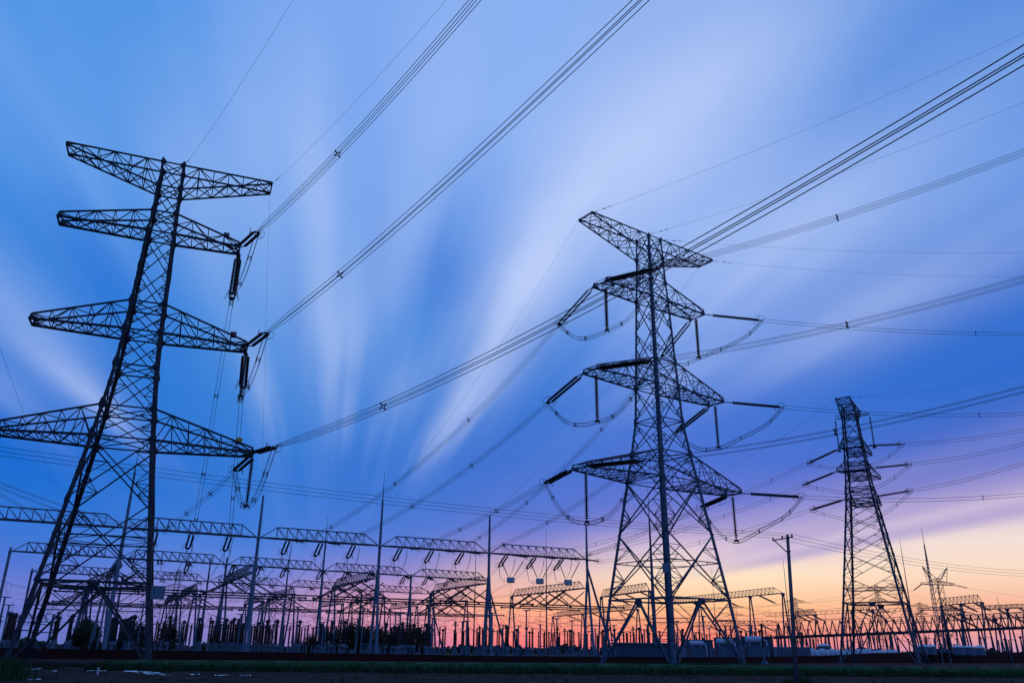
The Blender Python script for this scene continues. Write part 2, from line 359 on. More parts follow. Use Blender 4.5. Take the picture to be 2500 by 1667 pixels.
# soil clods scattered over the near field
def clods():
    mb = MB()
    for _ in range(5200):
        y = 58 + 32 * random.random(); x = random.uniform(-.66, .66) * y; r = random.uniform(.03, .12) * (1 if random.random() < .93 else 2); c = V(x, y, gz(x, y)); o = len(mb.v)
        mb.v += [c + V(r * random.uniform(.6, 1.3) * math.cos(a), r * random.uniform(.6, 1.3) * math.sin(a), -.02) for a in (0, 1.57, 3.14, 4.71)] + [c + V(random.uniform(-.3, .3) * r, random.uniform(-.3, .3) * r, r * random.uniform(.4, .9))]
        mb.f += [(o, o+1, o+4), (o+1, o+2, o+4), (o+2, o+3, o+4), (o+3, o, o+4)]
    tag(mb.build('soil_clods', 'soil'), 'loose brown soil clods strewn over the ploughed field', 'soil', kind='stuff')
clods()
# scraps of plastic film
FILM = [(225,1637,.7,.25),(250,1639,.5,.2),(318,1638,1.0,.3),(340,1641,1.6,.5),(362,1644,1.5,.5),(377,1646,1.0,.4),(400,1646,.8,.25),(60,1637,.4,.2),(85,1636,.5,.2),(93,1635,.3,.15),(40,1648,.7,.3),(135,1638,.5,.2),(72,1657,1.2,.25),(26,1649,.3,.2),(470,1647,.9,.2),(540,1649,.8,.2),(600,1650,.7,.18),(2058,1648,.4,.2),(2482,1628,.6,.2)]
for i, (px, py, w, d) in enumerate(FILM):
    p = at_height(px, py, -.98); c = MB(); n = 7
    p.z = gz(p.x, p.y) + .03
    for r_ in range(n):
        for q_ in range(4):
            c.v.append(p + V((r_ / (n-1) - .5) * w * 1.3 + random.uniform(-.06, .06), (q_ / 3 - .5) * d * 3 * (1 - .7 * abs(r_ / (n-1) - .5)) + random.uniform(-.1, .1), random.uniform(0, .09)))
    for r_ in range(n - 1):
        for q_ in range(3): o = r_ * 4 + q_; c.f.append((o, o+4, o+5, o+1))
    left = px < 200
    lab = ('torn white plastic film scrap on the bare earth at the lower left' if left else 'torn white plastic film scrap below the left end of the crop strip' if px < 500 else
           'thin white plastic scrap in the soil along the crop edge' if px < 700 else 'small white scrap on the field right of the concrete pole' if px < 2300 else 'small white scrap at the far right of the field')
    tag(c.build('plastic_scrap', 'film'), lab, 'scrap', 'scraps of white plastic film on the field')
p = at_height(238, 1645, -1); mk = MB(); mk.box(p + V(0, 0, -.1), .12, .12, .62); mk.box(p + V(0, 0, .5), .16, .16, .06)
tag(mk.build('marker_post', 'white'), 'short white marker post at the left end of the crop strip', 'marker post')

# ------------------------------------------------------------------ lattice towers
def lattice_tower(name, label, x, y, yaw, LV, arms, mm, leg_w=.42, br=.17, sec=.08, group=None, gus=True, pegs=True, gk=1.0, nlow=2):
    """LV: key -> (z, half width). arms: list of (top key, bottom key, left length, right length, tip half depth)"""
    yw = R(yaw); ax = V(math.cos(yw), math.sin(yw), 0); ay = V(-math.sin(yw), math.cos(yw), 0); O = V(x, y, 0)
    root = empty(name, O, label, 'transmission tower', group)
    zs = sorted(LV.values())
    def wz(z):
        for (z0, w0), (z1, w1) in zip(zs[:-1], zs[1:]):
            if z <= z1: return w0 + (w1 - w0) * (z - z0) / (z1 - z0)
        return zs[-1][1]
    def B(z, sx_, sy_): w = wz(z); return O + ax * (sx_ * w) + ay * (sy_ * w) + V(0, 0, z)
    corners = [(-1, -1), (1, -1), (1, 1), (-1, 1)]
    for sx_, sy_ in corners:
        mb = MB()
        for (z0, w0), (z1, w1) in zip(zs[:-1], zs[1:]):
            k = 1 - .45 * z0 / zs[-1][0]; w = leg_w * k; t = w * .16
            p, q = B(z0, sx_, sy_), B(z1, sx_, sy_)
            if z0 == 0: p.z -= .6
            mb.prism(p, q, ax * (-sx_ * w), ay * (-sy_ * t)); mb.prism(p + ay * (-sy_ * t), q + ay * (-sy_ * t), ay * (-sy_ * (w - t)), ax * (-sx_ * t))
        if pegs and (sx_, sy_) in ((-1, 1), (1, -1)):
            z = 3.0
            while z < zs[-1][0] - 1: p = B(z, sx_, sy_); mb.bar(p, p + ax * (sx_ * .16), .025); z += .45
        if not name.startswith('far'): mb.box(B(0, sx_, sy_) + V(0, 0, -1.5), 1.1, 1.1, 1.22, ax, ay)
        part(mb, 'leg', mm, root)
    body = MB()
    faces = [((-1, -1), (1, -1)), ((1, -1), (1, 1)), ((1, 1), (-1, 1)), ((-1, 1), (-1, -1))]
    Lz = {k: v[0] for k, v in LV.items()}
    def L(a, b, t): return a + (b - a) * t
    def xpanel(z0, z1, w, red=0):
        for c0, c1 in faces:
            a0, a1, b0, b1 = B(z0, *c0), B(z0, *c1), B(z1, *c0), B(z1, *c1)
            body.bar(a0, b1, w, w * .6); body.bar(a1, b0, w, w * .6)
            if red:
                W0, W1 = (a1 - a0).length, (b1 - b0).length; s0 = W0 / (W0 + W1)      # where the diagonals cross
                for s_, e_, opp in ((a0, b0, b1), (a1, b1, b0)):
                    lo = L(s_, opp, s0 * .5); m1 = L(s_, e_, s0 * .5); body.bar(m1, lo, sec); body.bar(L(s_, e_, s0), lo, sec)
                for s_, e_, opp in ((b0, a0, a1), (b1, a1, a0)):
                    lo = L(s_, opp, (1 - s0) * .5); m1 = L(s_, e_, (1 - s0) * .5); body.bar(m1, lo, sec); body.bar(L(s_, e_, 1 - s0), lo, sec)
                if red > 1:
                    for s_, e_, opp in ((a0, b0, b1), (a1, b1, b0)): body.bar(L(s_, e_, s0 * .25), L(s_, opp, s0 * .5), sec); body.bar(L(s_, e_, s0 * .75), L(s_, opp, s0 * .5), sec)
    def ring(z, w, plan=True):
        P = [B(z, *c) for c in corners]
        for i in range(4): body.bar(P[i], P[(i + 1) % 4], w)
        if plan: body.bar(P[0], P[2], w * .7); body.bar(P[1], P[3], w * .7)
    def ring_diamond(z, w):
        P = [B(z, *c) for c in corners]; Q = [L(P[i], P[(i + 1) % 4], .5) for i in range(4)]
        for i in range(4):
            body.bar(P[i], P[(i + 1) % 4], w); body.bar(Q[i], Q[(i + 1) % 4], w * .7)
            body.bar(L(P[i], P[(i+1) % 4], .25), L(P[i], P[(i-1) % 4], .25), sec)
    zd = Lz['d']
    # feet: an inverted V on every face, its apex on the waist ring
    for c0, c1 in faces:
        f0, f1, t0, t1 = B(0, *c0), B(0, *c1), B(zd, *c0), B(zd, *c1); mid = L(t0, t1, .5); dv = (f1 - f0).normalized() * .55
        body.bar(mid, f0 + dv - V(0, 0, .6), br * 1.35, br); body.bar(mid, f1 - dv - V(0, 0, .6), br * 1.35, br)
        for (ft, tp, fo) in ((f0, t0, f0 + dv), (f1, t1, f1 - dv)):
            for t in (.34, .67):
                body.bar(L(ft, tp, t), L(fo, mid, t), sec * 1.2); body.bar(L(ft, tp, min(1, t + .33)), L(fo, mid, t), sec)
    for ((c0, c1), (d0, d1)) in zip(faces, faces[1:] + faces[:1]):      # hip struts between neighbouring apices, halfway up
        a = L(L(B(zd, *c0), B(zd, *c1), .5), B(0, *c1), .55); b = L(L(B(zd, *d0), B(zd, *d1), .5), B(0, *d0), .55); body.bar(a, b, sec)
    ring_diamond(zd, br * 1.15)
    if gus:
        P = [B(zd, *c) for c in corners]
        for i in range(4):
            mdl = L(P[i], P[(i+1) % 4], .5); dv = (P[(i+1) % 4] - P[i]).normalized(); body.plate([mdl - dv * .8, mdl + dv * .8, mdl + dv * .5 - V(0, 0, .9), mdl - dv * .5 - V(0, 0, .9)], .05)
    seq = LV.get('_seq') or None
    z4b = Lz['4b'] if '4b' in Lz else sorted(Lz.values())[2]
    zm = zd + (z4b - zd) * .54
    if nlow == 2: xpanel(zd, zm, br * 1.1, 2); xpanel(zm, z4b, br * 1.1, 2)
    else:
        cut = [zd]; q_ = .88; u0 = (z4b - zd) * (1 - q_) / (1 - q_ ** nlow)
        for i in range(nlow): cut.append(cut[-1] + u0 * q_ ** i)
        for z0, z1 in zip(cut[:-1], cut[1:]): xpanel(z0, z1, br * .9, 1)
        zm = cut[1]
    W0, W1 = wz(zd), wz(zm); ring(zd + (zm - zd) * W0 / (W0 + W1), br * .7, False); ring_diamond(zd + (zm - zd) * W0 / (W0 + W1), sec * 1.3)
    up = sorted(z for z in Lz.values() if z >= z4b)
    for z0, z1 in zip(up[:-1], up[1:]):
        n = max(1, round((z1 - z0) / (2.6 * wz(z0))))
        for i in range(n): xpanel(z0 + (z1 - z0) * i / n, z0 + (z1 - z0) * (i + 1) / n, br * .8, 1 if (z1 - z0) / n > 4.5 else 0)
        for i in range(1, n):
            pass
    for z in up: ring(z, br * .75)
    if gus:
        for z in up:
            for sx_, sy_ in corners:
                p = B(z, sx_, sy_) + ay * (sy_ * .03); k = .95 * gk * (1 - .3 * z / zs[-1][0])
                body.plate([p - ax * (sx_ * k * .9), p + V(0, 0, k), p + ax * (sx_ * k * .25), p - V(0, 0, k)], .04)
    part(body, 'bracing', mm, root)
    tips = {}
    for ai, (kt, kb, ll, lr, ta) in enumerate(arms, 1):
        zt, zb = Lz[kt], Lz[kb]
        for sd_, Ln in ((-1, ll), (1, lr)):
            mb = MB(); n = max(3, round((Ln - wz(zb)) / 2.3)); top_arm = ai == 1 and arms[0][0] == '1t'
            T, Bm = {}, {}
            for sy_ in (-1, 1):
                rt, rb = B(zt, sd_, sy_), B(zb, sd_, sy_); zt_tip = zt if top_arm else zb
                tip = O + ax * (sd_ * Ln) + ay * (sy_ * ta) + V(0, 0, zt_tip)
                tt = tip + (V(0, 0, .05) if top_arm else V(0, 0, .75) - ax * (sd_ * .2)); tb = tip - (V(0, 0, .25) if top_arm else V(0, 0, 0))
                T[sy_] = [L(rt, tt, i / n) for i in range(n + 1)]; Bm[sy_] = [L(rb, tb, i / n) for i in range(n + 1)]
                mb.bar(rt, tt, br * (.9 if top_arm else .95)); mb.bar(rb, tb, br * (.9 if top_arm else 1.25)); mb.bar(tt, tb, br * .8)
                for i in range(1, n): mb.bar(T[sy_][i], Bm[sy_][i], sec)
                for i in range(n):
                    if i % 2 == 0: mb.bar(Bm[sy_][i], T[sy_][i + 1], sec * 1.2)
                    else: mb.bar(T[sy_][i], Bm[sy_][i + 1], sec * 1.2)
                tips[(ai, sd_, sy_)] = tb.copy()
            for i in range(n + 1): mb.bar(Bm[-1][i], Bm[1][i], sec * (1 if i < n else 2.2)); mb.bar(T[-1][i], T[1][i], sec * .8)
            for i in range(n):
                mb.bar(Bm[-1][i], Bm[1][i + 1], sec * 1.15); mb.bar(Bm[1][i], Bm[-1][i + 1], sec * 1.15)
                if i % 2: mb.bar(T[-1][i], T[1][i + 1], sec)
                else: mb.bar(T[1][i], T[-1][i + 1], sec)
            if not top_arm and gus:
                for sy_ in (-1, 1):
                    tb = Bm[sy_][-1]; mb.plate([tb + V(0, 0, .6) - ax * (sd_ * .3), tb - ax * (sd_ * 1.5) + V(0, 0, .1), tb - V(0, 0, .12), tb + ax * (sd_ * .25)], .06)
            part(mb, 'cross_arm', mm, root)
    return root, tips, B, ax, ay
def LVd(s): return {k: (z, w) for k, z, w in s}
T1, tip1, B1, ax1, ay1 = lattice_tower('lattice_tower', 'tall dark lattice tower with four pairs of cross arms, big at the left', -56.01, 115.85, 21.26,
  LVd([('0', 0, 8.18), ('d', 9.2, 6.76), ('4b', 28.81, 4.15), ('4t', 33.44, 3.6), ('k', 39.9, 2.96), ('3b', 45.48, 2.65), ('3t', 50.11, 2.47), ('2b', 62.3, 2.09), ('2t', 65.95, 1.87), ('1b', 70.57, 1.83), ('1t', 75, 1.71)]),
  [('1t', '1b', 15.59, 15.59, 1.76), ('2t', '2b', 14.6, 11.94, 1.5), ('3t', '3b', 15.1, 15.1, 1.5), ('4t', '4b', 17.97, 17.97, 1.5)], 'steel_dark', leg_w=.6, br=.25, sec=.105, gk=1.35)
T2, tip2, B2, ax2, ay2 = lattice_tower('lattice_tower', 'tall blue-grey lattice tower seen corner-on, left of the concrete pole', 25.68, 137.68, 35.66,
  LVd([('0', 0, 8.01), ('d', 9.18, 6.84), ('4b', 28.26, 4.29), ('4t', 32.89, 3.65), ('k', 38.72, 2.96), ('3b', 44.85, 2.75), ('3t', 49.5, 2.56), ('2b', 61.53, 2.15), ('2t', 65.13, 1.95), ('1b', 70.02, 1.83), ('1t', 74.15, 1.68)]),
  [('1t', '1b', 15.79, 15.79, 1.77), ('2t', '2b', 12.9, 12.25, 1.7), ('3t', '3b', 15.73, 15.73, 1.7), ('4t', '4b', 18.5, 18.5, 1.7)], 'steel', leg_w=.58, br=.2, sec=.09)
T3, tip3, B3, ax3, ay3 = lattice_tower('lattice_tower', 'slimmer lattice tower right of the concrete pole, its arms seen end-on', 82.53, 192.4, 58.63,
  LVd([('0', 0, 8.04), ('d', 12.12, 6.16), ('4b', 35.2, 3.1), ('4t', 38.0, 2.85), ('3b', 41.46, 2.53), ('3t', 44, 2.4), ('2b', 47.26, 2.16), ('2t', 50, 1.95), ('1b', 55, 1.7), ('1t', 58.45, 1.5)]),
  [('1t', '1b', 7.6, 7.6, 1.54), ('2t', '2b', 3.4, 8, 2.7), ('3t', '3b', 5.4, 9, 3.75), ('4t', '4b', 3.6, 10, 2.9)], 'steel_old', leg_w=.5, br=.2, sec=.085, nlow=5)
# small plates on the left and middle towers
def sign(parent, p, w, h, m, name='sign_plate', u=None):
    mb = MB(); u = u or V(1, 0, 0); mb.plate([p - u * (w/2), p + u * (w/2), p + u * (w/2) + V(0, 0, h), p - u * (w/2) + V(0, 0, h)], .04); part(mb, name, m, parent)['label'] = {'red': 'small red phase plate on the arm', 'yellow': 'small yellow phase plate on the arm', 'galv': 'square pale notice board on the leg', 'blue_tank': 'blue phase plate on the arm'}[m]
for k, m_ in ((2, 'blue_tank'), (3, 'red'), (4, 'yellow')):
    sign(T1, tip1[(k, 1, -1)] - ax1 * 2.3 + V(0, 0, 1.1), .9, 1.0, m_, u=ax1)
sign(T1, B1(8.2, 1, -1) + ax1 * .9 - ay1 * .3 - V(0, 0, 1.0), 1.7, 1.7, 'galv', 'notice_board', u=ax1)
sign(T2, B2(13.2, -1, -1) - V(.4, .3, .5), 1.1, 1.4, 'galv', 'notice_board')

# ------------------------------------------------------------------ insulators, conductors, jumpers
def perp(d):
    a = d.cross(V(0, 0, 1))
    return a.normalized() if a.length > 1e-3 else V(1, 0, 0)
def tension_string(label, A, d, Ln, group=None, gap=.85, r=.245, n=30, rings=True, link=1.0, twin=True, sides=8, core=.42):
    """Twin insulator strings from A along d; returns the dead end."""
    d = d.normalized(); a = perp(d); b = d.cross(a).normalized()
    t = empty('tension_insulator', A, label, 'insulator', group)
    offs = (-gap / 2, gap / 2) if twin else (0,)
    E_ = A + d * Ln; s0, s1 = link, Ln - .9
    for o in offs:
        mb = MB(); mb.sheds(A + d * s0 + a * o, A + d * s1 + a * o, r, n, sides, core); part(mb, 'insulator_string', 'glaze', t)
    fx = MB()
    for o in offs: fx.bar(A, A + d * s0 + a * o, .14)
    part(fx, 'link', 'fitting', t); fx = MB()
    for o in offs: fx.bar(A + d * s1 + a * o, A + d * (s1 + .3) + a * o, .1)
    if twin: fx.plate([A + d * (s1 + .2) - a * (gap * .75), A + d * (s1 + .2) + a * (gap * .75), E_ + a * .3, E_ - a * .3], .06)
    else: fx.bar(A + d * s1, E_, .1)
    part(fx, 'yoke_plate', 'fitting', t)
    if rings:
        for o in (-1, 1):
            c = A + d * (s1 - .1) + a * (o * (gap * .5 + .45)); mb = MB(); pts = []
            for k in range(13):
                u = k / 12 * 2 * math.pi; su, cu = math.sin(u), math.cos(u)
                pts.append(c + d * (.75 * math.copysign(abs(cu) ** .6, cu)) + b * (.55 * math.copysign(abs(su) ** .6, su)) + a * (o * .25 * cu))
            mb.tube(pts, .035, 5); mb.bar(c - d * .2 - b * .5, c - d * .2 + b * .5, .04); part(mb, 'corona_ring', 'fitting', t)
    return E_
def sagpt(A, B, s, t): return A.lerp(B, t) + V(0, 0, -4 * s * t * (1 - t))
def offsets(n, d, sep):
    a = perp(d); b = V(0, 0, 1)
    h = sep / 2
    return {1: [V(0, 0, 0)], 2: [a * h, a * -h], 22: [b * h, b * -h], 4: [a * h + b * h, a * h - b * h, a * -h + b * h, a * -h - b * h]}[n]
def bundle(name, label, cat, A, B, sag, n=4, r=.03, sep=.6, ext=1.0, spacers=(), group=None, m='wire', steps=28, fan=None):
    t = empty(name, A, label, cat, group); d = (B - A); of = offsets(n, d, sep)
    for o in of:
        pts = []
        for i in range(steps + 1):
            u = ext * i / steps; k = 1
            if fan: k = min(1, u * fan + .35)
            pts.append(sagpt(A, B, sag, u) + o * k)
        mb = MB(); mb.tube(pts, r, 5); part(mb, 'conductor' if n > 1 else 'wire', m, t)
    for u in spacers:
        c = sagpt(A, B, sag, u); mb = MB(); q = [c + o for o in of]
        if n == 4:
            sq = [q[0], q[1], q[3], q[2]]; s2 = [c + (p - c) * .55 for p in sq]
            for i in range(4): mb.bar(s2[i], s2[(i+1) % 4], .09); mb.bar(s2[i], sq[i], .1); mb.box(sq[i] - V(0, 0, .09), .18, .18, .18)
        else:
            mb.bar(q[0], q[1], .09)
            for p in q: mb.box(p - V(0, 0, .1), .16, .16, .2)
        part(mb, 'spacer', 'fitting', t)
    return t
def curve_bundle(name, label, cat, pts, n=4, r=.028, sep=.55, spacers=(), group=None, m='wire'):
    """A jumper through the given points (Catmull-Rom)."""
    P = [pts[0] * 2 - pts[1]] + pts + [pts[-1] * 2 - pts[-2]]; out = []
    for i in range(1, len(P) - 2):
        for k in range(9):
            t = k / 9; p0, p1, p2, p3 = P[i-1:i+3]
            out.append(.5 * ((2*p1) + (p2-p0)*t + (2*p0-5*p1+4*p2-p3)*t*t + (3*p1-p0-3*p2+p3)*t**3))
    out.append(pts[-1]); t_ = empty(name, pts[0], label, cat, group); of = offsets(n, pts[-1] - pts[0], sep)
    for o in of: mb = MB(); mb.tube([p + o for p in out], r, 4); part(mb, 'conductor' if n > 1 else 'wire', m, t_)
    for u in spacers:
        c = out[int(u * (len(out) - 1))]; mb = MB(); q = [c + o for o in of]
        for i in range(0, len(q), 2):
            for j in range(i + 1, len(q)): mb.bar(q[i], q[j], .06)
        if n == 4: mb.bar(q[1], q[2], .06)
        for p in q: mb.box(p - V(0, 0, .09), .14, .14, .18)
        part(mb, 'spacer', 'fitting', t_)
    return t_
def hang_string(label, A, Ln, group=None, r=.36, n=21, sides=8):
    t = empty('jumper_insulator', A, label, 'insulator', group); E_ = A + V(0, 0, -Ln)
    mb = MB(); mb.sheds(A - V(0, 0, .5), E_ + V(0, 0, .45), r, n, sides, .36); part(mb, 'insulator_string', 'glaze', t)
    fx = MB(); fx.bar(A, A - V(0, 0, .5), .08); part(fx, 'link', 'fitting', t); fx = MB(); fx.box(E_ - V(0, 0, .1), .6, .6, .3); fx.bar(E_ + V(0, 0, .4), E_, .16)
    for dx, dy in ((.4, .4), (-.4, .4), (.4, -.4), (-.4, -.4)): fx.bar(E_, E_ + V(dx, dy, -.25), .12)
    part(fx, 'clamp_weight', 'fitting', t); return E_
def flat(A, B): return abs(A.z - B.z) * .14
def dipdir(A, B): d = V(B.x - A.x, B.y - A.y, 0); return d + V(0, 0, -.16 * d.length)
def catdir(A, B, sag): return (B - A) + V(0, 0, -4 * sag)
def exit_point(A, px, py, az):
    """where the line of sight of that picture position meets the vertical plane through A along the bearing"""
    nrm = V(math.cos(R(az)), -math.sin(R(az)), 0); d = ray(px, py); s = (A - CAM).dot(nrm) / d.dot(nrm); return CAM + d * s

def spacer_t(A, B, sag, px):
    lo, hi = 0.0, 1.0
    for _ in range(30):
        m_ = (lo + hi) / 2; d = sagpt(A, B, sag, m_) - CAM
        if PCX + F * d.dot(RT) / d.dot(FW) < px: lo = m_
        else: hi = m_
    return (lo + hi) / 2
TIER = {2: 'upper', 3: 'middle', 4: 'lower'}
# left tower: right-hand circuit, conductors overhead towards the upper right and down to the substation
for k, (ex, ey), sg in ((2, (1160, 0), 1.2), (3, (1565, 0), 1.2), (4, (2500, 135), 2.2)):
    A = tip1[(k, 1, -1)] + ax1 * .1; B = exit_point(A, ex, ey, 145 if k < 4 else 144)
    E_ = tension_string(f'twin insulator string reaching up right from the {TIER[k]} right arm of the left tower', A, catdir(A, B, sg), 8.6, 'tension strings on the left tower')
    bundle('conductor_bundle', f'four-wire bundle climbing right from the {TIER[k]} right arm of the left tower', 'power line', E_, B, sg, 4, .036, .62, 1.5 if k < 4 else 1.25,
           (spacer_t(E_, B, sg, {2: 824, 3: 830, 4: 935}[k]), 1.15), 'overhead conductor bundles of the left tower', 'wire_dark', fan=8)
    J = hang_string(f'single ribbed jumper string hanging under the {TIER[k]} right arm of the left tower', tip1[(k, 1, 1)] * .45 + tip1[(k, 1, -1)] * .55 - V(0, 0, .1), 7.6, 'jumper strings on the left tower')
    A2 = tip1[(k, 1, 1)]; bx, by = {2: (472, 1299), 3: (564, 1306), 4: (383, 1293)}[k]; B2_ = at_height(bx, by, 25); 
    dB = dipdir(B2_, A2); E2 = tension_string(f'twin insulator string slanting down behind the {TIER[k]} right arm of the left tower', A2, catdir(A2, B2_, flat(A2, B2_)), 8.6, 'tension strings on the left tower')
    E3 = tension_string(f'front gantry insulator string holding the {TIER[k]} line of the left tower', B2_, dB, 6, 'strings on the near side of the front gantry', r=.22, n=20, sides=6)
    bundle('conductor_bundle', f'wire bundle dropping from the {TIER[k]} arm of the left tower to the front gantry', 'power line', E2, E3, flat(E2, E3), 4, .03, .6, 1, (.28, .6, .88), 'down leads to the front gantry', 'wire')
    m1, m2 = E_.lerp(J, .5) + V(0, 0, -2.2), E2.lerp(J, .5) + V(0, 0, -1.4)
    curve_bundle('jumper_loop', f'four-wire jumper loop hanging below the {TIER[k]} right arm of the left tower', 'jumper', [E_, m1, J - V(0, 0, .2), m2, E2], 4, .032, .55, (.14, .36, .62, .85), 'jumper loops of the left tower', 'wire_dark')
# earth wires of the left tower
def earth(label, A, px, py, az, sag=1.0, ext=1.3, r=.016, group='thin earth wires'):
    B = exit_point(A, px, py, az); t = bundle('earth_wire', label, 'wire', A, B, sag, 1, r, 0, ext, (), group)
    d = (sagpt(A, B, sag, .04) - A).normalized(); mb = MB(); mb.bar(A, A + d * 1.2, .07); mb.bar(A + d * 2.2, A + d * 2.9, .1); mb.bar(A + d * 3.4, A + d * 4.0, .08); part(mb, 'damper', 'fitting', t)
earth('thin earth wire rising from the head of the left tower to the top edge', B1(75, 1, -1), 715, 0, 146, 1)
earth('thin earth wire rising from the right tip of the top arm of the left tower', tip1[(1, 1, -1)], 1090, 0, 146, 1)
bundle('earth_wire', 'thin earth wire hanging down from the top arm tip of the left tower', 'wire', tip1[(1, 1, 1)], at_height(640, 1330, 25), 3, 1, .016, 0, 1, (), 'thin earth wires')

# middle tower, left circuit: conductors to the right edge in front of the tower and down left to the gantry
ROW1 = {}
for k, (ex, ey), sg in ((2, (2500, 372), 1.0), (3, (2500, 682), 1.0), (4, (2500, 950), 1.0)):
    A = tip2[(k, -1, -1)]; B = exit_point(A, ex, ey, 127)
    E_ = tension_string(f'thick twin insulator string crossing the middle tower from its {TIER[k]} left arm', A, catdir(A, B, sg), 10.2, 'tension strings on the middle tower', n=34, r=.3)
    bundle('conductor_bundle', f'four-wire bundle running right across the middle tower from its {TIER[k]} left arm', 'power line', E_, B, sg, 4, .03, .62, 1.5, (spacer_t(E_, B, sg, {2: 2044, 3: 2068, 4: 2039}[k]), 1.3), 'conductor bundles crossing the middle tower', 'wire', fan=8)
    J = hang_string(f'single ribbed jumper string hanging from the {TIER[k]} left arm of the middle tower', tip2[(k, -1, 1)] * .55 + tip2[(k, -1, -1)] * .45 + ax2 * 1.6, 8.2, 'jumper strings on the middle tower')
    A2 = tip2[(k, -1, 1)]; bx, by = {2: (705, 1317), 3: (800, 1324), 4: (1000, 1337)}[k]; B2_ = at_height(bx, by, 25); ROW1[bx] = B2_
    E2 = tension_string(f'twin insulator string slanting down left from the {TIER[k]} left arm of the middle tower', A2, catdir(A2, B2_, flat(A2, B2_)), 9.6, 'tension strings on the middle tower')
    E3 = tension_string(f'front gantry insulator string holding the {TIER[k]} left line of the middle tower', B2_, dipdir(B2_, A2), 6, 'strings on the near side of the front gantry', r=.22, n=20, sides=6)
    bundle('conductor_bundle', f'wire bundle sweeping down left from the {TIER[k]} left arm of the middle tower', 'power line', E2, E3, flat(E2, E3), 4, .028, .6, 1, (.3, .58, .86), 'down leads to the front gantry')
    curve_bundle('jumper_loop', f'jumper loop below the {TIER[k]} left arm of the middle tower', 'jumper', [E2, E2.lerp(J, .45) + V(0, 0, -2.1), J - V(0, 0, .2), J.lerp(E_, .5) + V(0, 0, -2.6), E_], 4, .034, .5, (.13, .33, .66, .82), 'jumper loops of the middle tower', 'wire_dark')
# middle tower, right circuit
for k, (ex, ey), sg in ((2, (2500, 814), .8), (3, (2500, 1010), .8), (4, (2500, 1207), .8)):
    A = tip2[(k, 1, -1)]; B = exit_point(A, ex, ey, 77)
    E_ = tension_string(f'long ribbed insulator string pointing right from the {TIER[k]} right arm of the middle tower', A, catdir(A, B, sg), 12.2, 'tension strings on the middle tower', n=30, r=.31, twin=False, core=.36, link=1.7)
    bundle('conductor_bundle', f'two-wire line running right from the {TIER[k]} right arm of the middle tower', 'power line', E_, B, sg, 22, .038, .6, 1.6, (.8,), 'twin lines leaving to the right')
    J = hang_string(f'single ribbed jumper string hanging from the {TIER[k]} right arm of the middle tower', tip2[(k, 1, 1)] * .55 + tip2[(k, 1, -1)] * .45 - ax2 * .4, 8.2, 'jumper strings on the middle tower')
    A2 = tip2[(k, 1, 1)]; bx, by = {2: (1075, 1342), 3: (1140, 1347), 4: (1385, 1362)}[k]; B2_ = at_height(bx, by, 25); ROW1[bx] = B2_
    E2 = tension_string(f'twin insulator string slanting down behind the middle tower from its {TIER[k]} right arm', A2, catdir(A2, B2_, flat(A2, B2_)), 9.6, 'tension strings on the middle tower')
    E3 = tension_string(f'front gantry insulator string holding the {TIER[k]} right line of the middle tower', B2_, dipdir(B2_, A2), 6, 'strings on the near side of the front gantry', r=.22, n=20, sides=6)
    bundle('conductor_bundle', f'wire bundle passing behind the middle tower from its {TIER[k]} right arm', 'power line', E2, E3, flat(E2, E3), 4, .028, .6, 1, (.25, .6, .85), 'down leads to the front gantry')
    curve_bundle('jumper_loop', f'wide jumper loop under the {TIER[k]} right arm of the middle tower', 'jumper', [E2, E2.lerp(J, .5) + V(0, 0, -1.6), J - V(0, 0, .2), J.lerp(E_, .33) + V(0, 0, -.9), J.lerp(E_, .72) + V(0, 0, -1.2), E_], 4, .034, .5, (.12, .3, .62, .85), 'jumper loops of the middle tower', 'wire_dark')
earth('thin earth wire from the left tip of the middle tower to the upper right', tip2[(1, -1, -1)], 2500, 82, 127)
earth('thin earth wire from the head of the middle tower to the right edge', B2(74.15, -1, -1), 2500, 250, 127)
earth('thin earth wire leaving the head of the middle tower level to the right', B2(74.15, 1, -1), 2500, 617, 80)
earth('thin earth wire leaving the right tip of the top arm of the middle tower', tip2[(1, 1, -1)], 2500, 676, 80)
for sgn, nm, (bx, by), z_ in ((-1, 'left', (925, 1235), 33), (1, 'right', (1195, 1262), 33)):
    bundle('earth_wire', f'faint earth wire falling left from the {nm} top tip of the middle tower', 'wire', tip2[(1, sgn, 1)], at_height(bx, by, z_), 3, 1, .016, 0, 1, (), 'thin earth wires')

